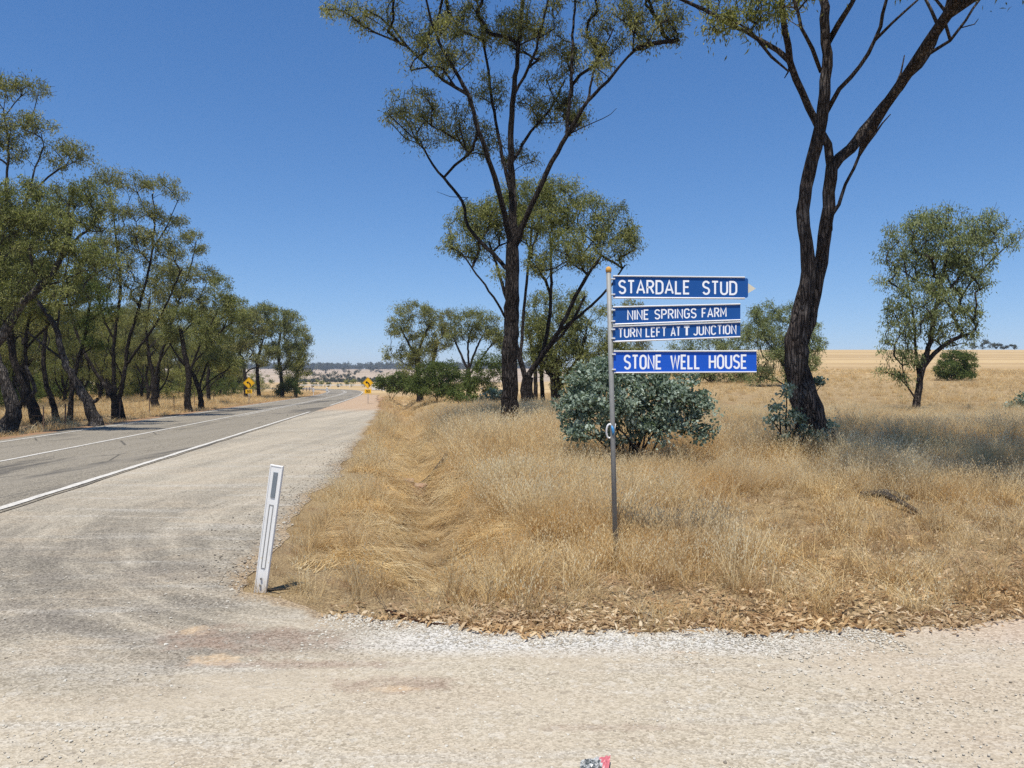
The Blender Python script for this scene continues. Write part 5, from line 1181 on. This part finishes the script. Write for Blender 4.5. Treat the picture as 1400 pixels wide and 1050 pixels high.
def blade(corners, words, mat, label, tip=False):
    (xl, ytl, ybl), (xr, ytr, ybr) = corners
    yf = SY-.006; TL = SP(xl, ytl, yf); BL = SP(xl, ybl, yf); TR = SP(xr, ytr, yf); BR = SP(xr, ybr, yf); dv = np.array([0, .010, 0])
    mb = MB(); ch = .010
    if tip: ring = [TL, TR+[-ch, 0, 0], TR+[0, 0, -ch], BR+[0, 0, ch], BR+[-ch, 0, 0], BL]
    else: ring = [TL, TR, BR, BL]
    n = len(ring); V = np.array(ring+[q+dv for q in ring])
    mb.add(V, [[i, (i+1) % n, n+(i+1) % n, n+i] for i in range(n)], [[0, i+1, i] for i in range(1, n-1)]+[[n, n+i, n+i+1] for i in range(1, n-1)])
    o = mb.build('blade', mat, post); o['label'] = label
    # lip rails top and bottom
    mb = MB()
    for a, b, s_ in ((TL, TR, 1), (BL, BR, -1)):
        e = b-a; x1 = -.030 if (tip) else -.002
        u_ = unit(e); b2 = b+u_*x1; nrm = np.array([-u_[2], 0, u_[0]])*s_
        for (o0, o1, ya, yb) in ((.0005, .014, -.009, .016),):
            q = [a+nrm*o0+[0, ya, 0], b2+nrm*o0+[0, ya, 0], b2+nrm*(o0+.5*(o1-o0))+[0, ya-.003, 0], a+nrm*(o0+.5*(o1-o0))+[0, ya-.003, 0], a+nrm*o1+[0, ya+.006, 0], b2+nrm*o1+[0, ya+.006, 0], b2+nrm*o1+[0, yb, 0], a+nrm*o1+[0, yb, 0], a+nrm*o0+[0, yb, 0], b2+nrm*o0+[0, yb, 0]]
            mb.add(np.array(q), [[0, 1, 2, 3], [3, 2, 5, 4], [4, 5, 6, 7], [7, 6, 9, 8], [8, 9, 1, 0], [1, 9, 6, 5]], [[1, 5, 2]])
    mb.build('edge_rail', M_ALU, o, org=np.array(post.location))
    mb = MB()
    for wd, x0, x1, b0, b1, hh, bold in words:
        def m3(a, b, zz): return np.array([a, yf-.0012, b])
        X0 = (x0-700)*K; X1 = (x1-700)*K
        word(None, wd, X0, X1, 1.6-(b0-525)*K, 1.6-(b1-525)*K, hh*K, m3, sw=.132, bold=bold, each=lambda l: l.build('letter', M_WHITEP, o, org=np.array(post.location)))
    # bracket that clamps the blade to the pole
    mb = MB(); c_ = (TL+BL)/2
    for dz in (TL[2]-.02, BL[2]+.02):
        mb.box([TL[0]+.0, SY+.0, dz], [.035, .05, .012], bevel=.002)
    mb.build('bracket', M_ALU, post)
    return o
b1 = blade([(838, 378.5, 406), (1022.5, 380.5, 407)], [('STARDALE', 845.5, 943, 402.3, 402.8, 19.5, None), ('STUD', 960, 1007.5, 403.3, 403.8, 19.5, None)], M_BLUEP, 'top blue blade reading STARDALE STUD', tip=True)
b2 = blade([(838, 421, 442.5), (1012, 417, 436.5)], [('NINE', 857.4, 887, 438.3, 437.2, 14.3, None), ('SPRINGS', 894.6, 952, 437, 435.2, 14, None), ('FARM', 959.2, 993, 434.9, 433.8, 13.8, None)], M_BLUEP, 'second blade reading NINE SPRINGS FARM')
b3 = blade([(838, 447.5, 466), (1012, 441.5, 459.5)], [('TURN', 845, 876.8, 462.3, 461.3, 13.6, None), ('LEFT', 882.6, 911, 461.2, 460.4, 13.6, None), ('AT', 916.8, 930, 460.2, 459.8, 13.6, None), ('T', 934, 943.3, 459.6, 459.3, 13.6, .019), ('JUNCTION', 947.5, 1006.5, 459, 457.1, 13.6, None)], M_BLUEP, 'third blade reading TURN LEFT AT T JUNCTION')
b4 = blade([(838.8, 481.5, 508.5), (1034, 481.2, 507.5)], [('STONE', 853, 904.5, 505.4, 505.2, 20.4, None), ('WELL', 916.5, 956.8, 505.1, 504.9, 20.2, None), ('HOUSE', 969, 1021, 504.8, 504.5, 20, None)], M_BLUEP2, 'bottom brighter blue blade reading STONE WELL HOUSE')
mb = MB(); q = [SP(1022, 386.5, SY+.004), SP(1033.5, 394.5, SY+.004), SP(1022, 401.5, SY+.004)]; V = np.array(q+[v+np.array([0, .003, 0]) for v in q]); mb.add(V, [[0, 1, 4, 3], [1, 2, 5, 4], [2, 0, 3, 5]], [[0, 2, 1], [3, 4, 5]]); mb.build('arrow_tip', M_CREAM, post)
# plastic loop tied round the pole
def pole_at(py): t = (py-370)/(775-370); return top+(bot-top)*t
m = MT('white_plastic'); m.color((.78, .78, .76)); m.set(rough=.4, spec=.5); M_PLW = m.m
m = MT('blue_plastic'); m.color((.05, .25, .52)); m.set(rough=.4, spec=.5); M_PLB = m.m
q = pole_at(588); lp = empty('plastic_tie', q, 'torn white and blue plastic loop tied round the sign pole below eye height', 'tie')
an = np.linspace(0, 2*np.pi, 20); mb = MB()
mb.tube([q+np.array([-.028+.026*math.cos(a), -.012*math.sin(a), .062*math.sin(a)*1.0-.01]) for a in np.linspace(.5, 2*np.pi-.5, 18)], [.006+.004*abs(math.sin(k*1.7)) for k in range(18)], 6)
mb.box(q+np.array([.020, -.008, .035]), [.010, .012, .045], rotm('y', 12), .003); mb.build('loop', M_PLW, lp, smooth=True)
mb = MB(); mb.tube([q+np.array([-.012, -PR-.004, .040]), q+np.array([-.004, -PR-.008, .015]), q+np.array([.002, -PR-.008, -.02]), q+np.array([-.002, -PR-.004, -.045])], [.006, .013, .012, .004], 8); mb.build('clip', M_PLB, lp, smooth=True)

# ------------------------------------------------------------------ guide post
m = MT('guide_post_white'); p = m.obj(); c = m.mix(m.noise(p, 14, 6, .7), (.76, .75, .71), (.86, .85, .82)); c = m.mix(m.math('MULTIPLY', m.ramp(m.sep(p)[2], [(0, .8), (.16, 0.0)]), m.noise(p, 30, 5, .7)), c, (.38, .29, .19)); c = m.mix(m.ramp(m.noise(m.mapv(p, (1, 1, .25)), 45, 5, .7), [(.60, 0.0), (.68, .5)]), c, (.52, .48, .42)); m.color(c); m.set(rough=.5, spec=.4); M_GP = m.m
m = MT('reflector_grey'); p = m.obj(); m.color(m.mix(m.vor(p, 130, 'Distance'), (.13, .16, .18), (.22, .25, .28))); m.set(rough=.3, spec=.6); M_REF = m.m
m = MT('groove_shade_grey'); m.color((.30, .29, .27)); M_GROOVE_SHADE = m.m  # grey bars on the post face paint the shade of its grooves
gy = 5.88; g = G(357, gy); gp = empty('guide_post', g, 'white plastic guide post with grey reflector leaning right at the grass edge', 'guide post')
a0 = P(356, 806, gy); a1 = P(378.5, 636.5, gy-.05); Lg = np.linalg.norm(a1-a0); zz = (a1-a0)/Lg; xx = unit(np.cross(np.array([0.12, 1, 0]), zz)); yy = np.cross(zz, xx); RG = np.stack([xx, yy, zz], 1)
def gpp(pts): return np.array(pts)@RG.T+a0
mb = MB(); wd = .053; z0 = -.06; z1 = Lg
prof = [(-wd, .0), (-wd+.004, -.007), (-wd+.010, -.007), (-wd+.013, -.003), (wd-.013, -.003), (wd-.010, -.007), (wd-.004, -.007), (wd, .0), (wd, .014), (wd-.004, .016), (wd-.006, .004), (-wd+.006, .004), (-wd+.004, .016), (-wd, .014)]
n = len(prof); zs = [z0, z1*.5, z1]; V = []
for z in zs:
    f_ = .93+.07*max(z, 0)/z1
    V += [(x*f_, y, z) for x, y in prof]
Q = []
for j in range(2):
    for i in range(n): Q.append([j*n+i, j*n+(i+1) % n, (j+1)*n+(i+1) % n, (j+1)*n+i])
mb.add(gpp(V), Q)
mb.box(gpp([[0, .0005, z1-.004]])[0], [wd*1.9, .013, .012], RG, .002)
mb.build('body', M_GP, gp)
mb = MB(); mb.box(gpp([[.001, -.0055, Lg*.845]])[0], [.034, .006, Lg*.205], RG, .001); mb.build('reflector', M_REF, gp)
mb = MB()
for xo in (-.015, .015): mb.box(gpp([[xo, -.0045, Lg*.43]])[0], [.006, .004, Lg*.50], RG, .001)
mb.box(gpp([[0, -.0045, Lg*.175]])[0], [.036, .004, .006], RG, .001); mb.box(gpp([[0, -.0045, Lg*.685]])[0], [.036, .004, .006], RG, .001)
mb.build('groove_shade', M_GROOVE_SHADE, gp)
m = MT('bolt_metal'); m.color((.26, .26, .25)); m.set(rough=.4, metal=.6); M_BOLT = m.m
for zf in (.09, .035):
    mb = MB(); c_ = gpp([[-.002, -.004, Lg*zf]])[0]; mb.tube([c_, c_-yy*.012], .008, 6); mb.build('bolt', M_BOLT, gp)

# ------------------------------------------------------------------ curve warning signs
m = MT('sign_yellow'); p = m.obj(); m.color(m.mix(m.noise(p, 5, 4), (.80, .43, .006), (.86, .48, .01))); m.set(rough=.4, spec=.5); M_YEL = m.m
m = MT('sign_black'); m.color((.012, .012, .012)); m.set(rough=.5); M_BLK = m.m
m = MT('sign_post_white'); m.color((.66, .65, .62)); M_PW = m.m
def warn(px, Y, top_py, label, arrow_left, speed, s=.75, yaw=0):
    g = G(px, Y); o = empty('curve_sign', g, label, 'road sign'); H_ = 1.6-(top_py-525)*Y/F-g[2]; R = rotm('z', yaw)
    def T(v): return np.array(v)@R.T+g
    hd = s*.7071; cz = H_-hd
    mb = MB(); mb.tube([T([0, .03, -.2]), T([0, .03, H_*.5]), T([0, .03, cz+.1])], .03, 10); mb.build('post', M_PW, o, smooth=True)
    mb = MB(); sq = [(0, hd), (hd, 0), (0, -hd), (-hd, 0)]; mb.add(T([(x, -.012, cz+z) for x, z in sq]+[(x, .0, cz+z) for x, z in sq]), [[0, 1, 2, 3], [7, 6, 5, 4], [0, 4, 5, 1], [1, 5, 6, 2], [2, 6, 7, 3], [3, 7, 4, 0]]); pl = mb.build('plate', M_YEL, o)
    mb = MB(); a = hd*.93; b = hd*.88
    for i in range(4):
        c0 = [(0, 1), (1, 0), (0, -1), (-1, 0)][i]; c1 = [(0, 1), (1, 0), (0, -1), (-1, 0)][(i+1) % 4]
        mb.add(T([(c0[0]*a, -.014, cz+c0[1]*a), (c1[0]*a, -.014, cz+c1[1]*a), (c1[0]*b, -.014, cz+c1[1]*b), (c0[0]*b, -.014, cz+c0[1]*b)]), [[0, 1, 2, 3]])
    mb.build('border', M_BLK, pl, org=g)
    f = -1 if arrow_left else 1; mb = MB()
    def mp(x, y, z): return T([x*f, -.0145, cz+y])
    stroke(mb, [(-.12, -.30), (-.11, -.12), (-.03, -.01), (.06, .03)], .10, mp, 0, 0)
    mb.add(np.array([mp(.04, .17, 0), mp(.22, .05, 0), mp(.06, -.11, 0)]), None, [[0, 1, 2]]); mb.build('arrow', M_BLK, pl, org=g)
    z2 = cz-hd-.05-.17; mb = MB(); mb.box(T([0, -.006, z2]), [.56, .012, .34], R, .003); sp_ = mb.build('speed_plate', M_YEL, o)
    mb = MB()
    def mp2(x, y, z): return T([x, -.0135, z2+y])
    word(mb, speed, -.17, .17, -.11, -.11, .22, lambda a, b, c_: mp2(a, b, c_), sw=.2)
    mb.build('number', M_BLK, sp_, org=g); return o
warn(340.3, 66, 515.5, 'yellow left-curve sign with 90 plate in front of the roadside trees', True, '90', s=.72, yaw=6)
warn(503, 62, 515.5, 'yellow curve sign with speed plate on the right shoulder', True, '90', s=.66, yaw=-10)
# back-to-back dark edged board behind the right sign
# small stake in the grass near it
g = G(518.5, 30); st = MB(); st.tube([P(518.8, 603, 27)+[0, 0, -.1], P(518.4, 585, 27), P(518, 574, 27)], .008, 5); o = st.build('stake', M_DEAD); tag(o, 'thin dark stake standing in the grass beside the shoulder', 'stake')

# ------------------------------------------------------------------ bridge rail, guide posts and white markers at the bend
def rail(p0, p1, n, label, h=.75):
    p0 = np.array([p0[0], p0[1], gz(*p0)]); p1 = np.array([p1[0], p1[1], gz(*p1)]); o = empty('guard_rail', p0, label, 'guard rail')
    for t in np.linspace(0, 1, n):
        q = p0+(p1-p0)*t; mb = MB(); mb.box(q+[0, 0, h/2-.1], [.12, .12, h+.2], bevel=.01); mb.build('post', M_DEAD, o)
    d = unit(p1-p0); a = math.degrees(math.atan2(d[1], d[0])); mb = MB()
    for dz in (.0, .14): mb.box((p0+p1)/2+np.array([0, 0, h-.18+dz]), [np.linalg.norm(p1-p0)+.3, .05, .10], rotm('z', a), .015)
    mb.build('rail', M_ALU, o); return o
rail((-32.9, 110), (-39.0, 150), 9, 'low metal guard rail left of the road before the bend')
rail((-34.0, 215), (-60.0, 216), 8, 'pale guard rail along the outside of the bend')
for i, (px, Y, lab) in enumerate([(447, 112, 'white bridge marker board with slanted dark stripe at the end of the guard rail'), (429, 106, 'low striped bridge marker board at the near end of the guard rail')]):
    g = G(px if i == 0 else 428.5, Y); o = empty('marker_board', g, lab, 'marker board'); mb = MB(); mb.box(g+[0, .04, .45], [.07, .05, 1.1]); mb.build('post', M_PW, o)
    mb = MB(); mb.box(g+[0, 0, .80], [.26, .03, .55], bevel=.006); pl = mb.build('board', M_WHITEP, o); mb = MB()
    for k in range(3):
        z = .57+.17*k; sg_ = .06 if i else -.06; mb.add(g+np.array([[-.125, -.0165, z-sg_*.5], [.125, -.0165, z+sg_], [.125, -.0165, z+sg_+.07], [-.125, -.0165, z-sg_*.5+.07]]), [[0, 1, 2, 3]])
    mb.build('stripe', M_BLK, pl, org=g)
for i, (px, Y) in enumerate([(478, 190), (452, 200), (436, 205), (464, 196), (425, 205)]):
    g = G(px, Y); mb = MB(); mb.box(g+[0, 0, .5], [.10, .05, 1.1], bevel=.01); o = mb.build('road_marker_post', M_PW); tag(o, ORD[sorted([478, 452, 436, 464, 425]).index(px)]+' white marker post from the left on the outside of the road bend', 'marker post', 'white marker posts round the bend')
g = G(516, 150); o = empty('culvert_head', g, 'white concrete block just right of the right-hand curve sign', 'culvert'); mb = MB(); mb.box(g+[0, 0, .45], [2.2, .4, .7], bevel=.04); mb.box(g+[1.2, .1, .4], [.3, .8, .9], bevel=.04); mb.build('wall', M_PW, o)

# ------------------------------------------------------------------ wire fence on the left
fd = -14.4 + 8.15
f0 = empty('wire_fence', (-20.5, 30.5, gz(-20.5, 30.5)), 'low wire fence on thin steel posts between the road and the gums', 'fence')
m = MT('rusty_steel'); p = m.obj(); m.color(m.mix(m.noise(p, 30, 4), (.11, .065, .045), (.20, .14, .10))); M_RUST = m.m
prev = None; wires = [MB() for _ in range(3)]
fp = [(-60, 27), (33+28, 31.5), (88, 29.2), (163, 34.5), (222, 42), (262, 50), (300, 62), (330, 76)]
tops = []
for px, Y in [(-70, 27.5), (60, 28.6), (89, 29.5), (163, 35.8), (205, 42), (238, 48), (266, 55), (292, 64), (316, 76)]:
    b = G(px, Y); tp = b+np.array([r_.normal(0, .03), 0, 1.02]); mb = MB(); mb.tube([b+[0, 0, -.2], tp], .026, 5); mb.build('post', M_RUST, f0); tops.append((b, tp))
for k, fr in enumerate((.35, .65, .93)):
    mb = MB(); pts = []
    for (b, tp) in tops: pts.append(b+(tp-b)*fr)
    q = []
    for a, b in zip(pts[:-1], pts[1:]):
        for t in np.linspace(0, 1, 5)[:-1]: q.append(a+(b-a)*t+np.array([0, -.026, -.05*math.sin(t*math.pi)]))
    mb.tube(q, .004, 4); mb.build('wire', M_RUST, f0)

# ------------------------------------------------------------------ bricks, logs, sticks and bark in the grass
m = MT('old_brick'); p = m.obj(); m.color(m.mix(m.ramp(m.noise(p, 14, 5, .7), [(.4, 0.0), (.6, 1.0)]), (.27, .14, .085), (.36, .28, .20))); m.bump(m.noise(p, 60, 4), .4, .01); M_BRICK = m.m
YB = 14.6
for px, py, w_, rz_, lab in ((553, 651, .36, 4, 'reddish broken brick block lying in the ditch, left of the pair'), (571, 652, .32, -14, 'brown end block lying in the ditch, right of the pair')):
    x = (px-700)/F*YB; g = np.array([x, YB, gz(x, YB)]); r2 = np.random.default_rng(px); mb = MB(); mb.box(g+[0, 0, .15], [w_, .26, .22], rotm('z', rz_)@rotm('x', 6), .022); o = mb.build('brick_block', M_BRICK, org=g); o.location = g; tag(o, lab, 'brick')
def stick(name, pts, r0, r1, label, cat, mat, k=7):
    q = smooth_path(np.array(pts), .08); mb = MB(); mb.tube(q, np.linspace(r0, r1, len(q)), k); o = mb.build(name, mat, smooth=True); return tag(o, label, cat)
def GP(px, py, Y, dz): x = (px-700)/F*Y; return [x, Y, gz(x, Y)+dz]
stick('fallen_branch', [GP(535, 0, 15.4, .13), GP(560, 0, 15.1, .13), GP(580, 0, 15.3, .17), GP(598, 0, 16.2, .22), GP(612, 0, 17.4, .2)], .07, .04, 'curved grey fallen branch lying across the ditch', 'branch', M_DEAD)
stick('bark_and_shadow_strip', [GP(527, 0, 5.38, .02), GP(560, 0, 5.16, .025), GP(590, 0, 5.06, .02), GP(618, 0, 5.06, .015)], .011, .006, 'long reddish strip of bark along the gravel edge', 'bark strip', bark('red_bark', (.12, .05, .03), (.26, .13, .08), (.34, .2, .13), 2), 5)
stick('bark_and_shadow_strip', [GP(365, 0, 5.9, .02), GP(380, 0, 5.86, .03), GP(397, 0, 5.93, .02)], .012, .005, 'short strip standing in for the shadow at the foot of the guide post', 'bark strip', M_DEAD, 5)  # solid strip laid along the line of the guide post's cast shadow
stick('fallen_branch', [GP(1176, 0, 10.4, .05), GP(1205, 0, 10.1, .12), GP(1226, 0, 9.7, .10), GP(1262, 0, 9.0, .04)], .05, .025, 'weathered grey branch half buried in the grass below the forked gum', 'branch', M_DEAD)
stick('fallen_branch', [GP(1180, 0, 10.55, .03), GP(1212, 0, 10.4, .09), GP(1240, 0, 10.0, .08)], .065, .045, 'thicker grey log beside the weathered branch below the forked gum', 'branch', M_DEAD)
for i, (a, b) in enumerate([((690, 5.12), (712, 5.2)), ((1010, 5.35), (1050, 5.22)), ((875, 5.3), (893, 5.16)), ((1290, 5.5), (1335, 5.42)), ((640, 5.12), (668, 5.05)), ((1150, 5.25), (1170, 5.4))]):
    stick('twig', [GP(a[0], 0, a[1], .02), GP((a[0]+b[0])/2, 0, (a[1]+b[1])/2+.03, .035), GP(b[0], 0, b[1], .02)], .005, .003, ['short twig in the leaf litter left of the sign pole', 'twig in the leaf litter right of the sign pole', 'twig directly below the sign pole', 'long twig at the far right of the leaf litter', 'twig where the bark strip ends', 'twig lying in the deep leaf litter'][i], 'twig', M_DEAD, 5)
def sticks():
    n = 900; X = rng.uniform(-1, 9, n); Y = rng.uniform(5.1, 13, n); az = rng.uniform(0, 3.14, n); L = rng.uniform(.08, .38, n); V = []; Qs = []
    Z = height(X, Y)+.02
    for i in range(n):
        d = np.array([math.cos(az[i]), math.sin(az[i]), rng.normal(0, .12)])*L[i]; a = np.array([X[i], Y[i], Z[i]]); s_ = np.array([0, 0, .0028]); s2 = np.array([-d[1], d[0], 0])/L[i]*.0028
        V += [a-s2, a+s2, a+s_, a+d-s2*.5, a+d+s2*.5, a+d+s_*.5]; b = i*6; Qs += [[b, b+1, b+4, b+3], [b+1, b+2, b+5, b+4], [b+2, b, b+3, b+5]]
    o = mesh_np('fallen_twigs', np.array(V), np.array(Qs), M_DEAD); tag(o, 'fine twigs strewn through the dry grass and leaves', 'twigs', kind='stuff')
sticks()
# crushed wrapper on the gravel
m = MT('wrapper_dark'); p = m.obj(); m.color(m.mix(m.ramp(m.noise(p, 38, 5, .8), [(.45, 0.0), (.56, 1.0)]), (.045, .055, .055), (.46, .47, .45))); m.set(rough=.35, spec=.5); M_WR = m.m
m = MT('wrapper_red'); p = m.obj(); m.color(m.mix(m.noise(p, 40, 4), (.42, .08, .10), (.60, .20, .22))); m.set(rough=.35, spec=.5); M_WR2 = m.m
YW = 3.16; g = np.array([(813-700)/F*YW, YW, 0.0]); g[2] = gz(g[0], g[1])+.03; wr = empty('wrapper', g, 'crushed dark and red wrapper lying on the gravel at the bottom edge', 'litter')
n = 14; a, b = np.meshgrid(np.linspace(-1, 1, n), np.linspace(-1, 1, n)); r3 = np.random.default_rng(3)
zc = .006+.007*np.abs(r3.normal(0, 1, (n, n)))
Xw = a*.062+b*.010; Yw = b*.05-a*.012*0; I = np.arange(n*n).reshape(n, n); Qw = np.stack([I[:-1, :-1], I[:-1, 1:], I[1:, 1:], I[1:, :-1]], -1).reshape(-1, 4)
V = np.stack([Xw, Yw+a*.012, zc], -1).reshape(-1, 3); V[:, 1] -= .012
cen = V[Qw].mean(1); rm = cen[:, 0] > .026
R_ = np.arctan2(.3, 1)
for nm, msk, mt_ in (('dark_side', ~rm, M_WR), ('red_side', rm, M_WR2)):
    mesh_np(nm, V+g, Qw[msk], mt_, wr)

# ------------------------------------------------------------------ thin summer haze over the far paddocks
if HAZE > 0:
    hb = bpy.data.meshes.new('haze'); x0, x1, y0, y1, z0, z1 = -4600, 4600, -60, 6600, -8, 60
    hb.from_pydata([(x, y, z) for x in (x0, x1) for y in (y0, y1) for z in (z0, z1)], [], [(0, 1, 3, 2), (4, 6, 7, 5), (0, 4, 5, 1), (2, 3, 7, 6), (0, 2, 6, 4), (1, 5, 7, 3)])
    ho = bpy.data.objects.new('haze', hb); COL.objects.link(ho); tag(ho, 'faint blue haze over the distant hills', kind='stuff')
    hm = bpy.data.materials.new('haze_air'); hm.use_nodes = True; t_ = hm.node_tree; t_.nodes.remove(t_.nodes['Principled BSDF'])
    pv = t_.nodes.new('ShaderNodeVolumePrincipled'); pv.inputs['Color'].default_value = (.80, .88, 1, 1); pv.inputs['Density'].default_value = HAZE; pv.inputs['Anisotropy'].default_value = .2
    t_.links.new(pv.outputs[0], t_.nodes['Material Output'].inputs['Volume']); hb.materials.append(hm)
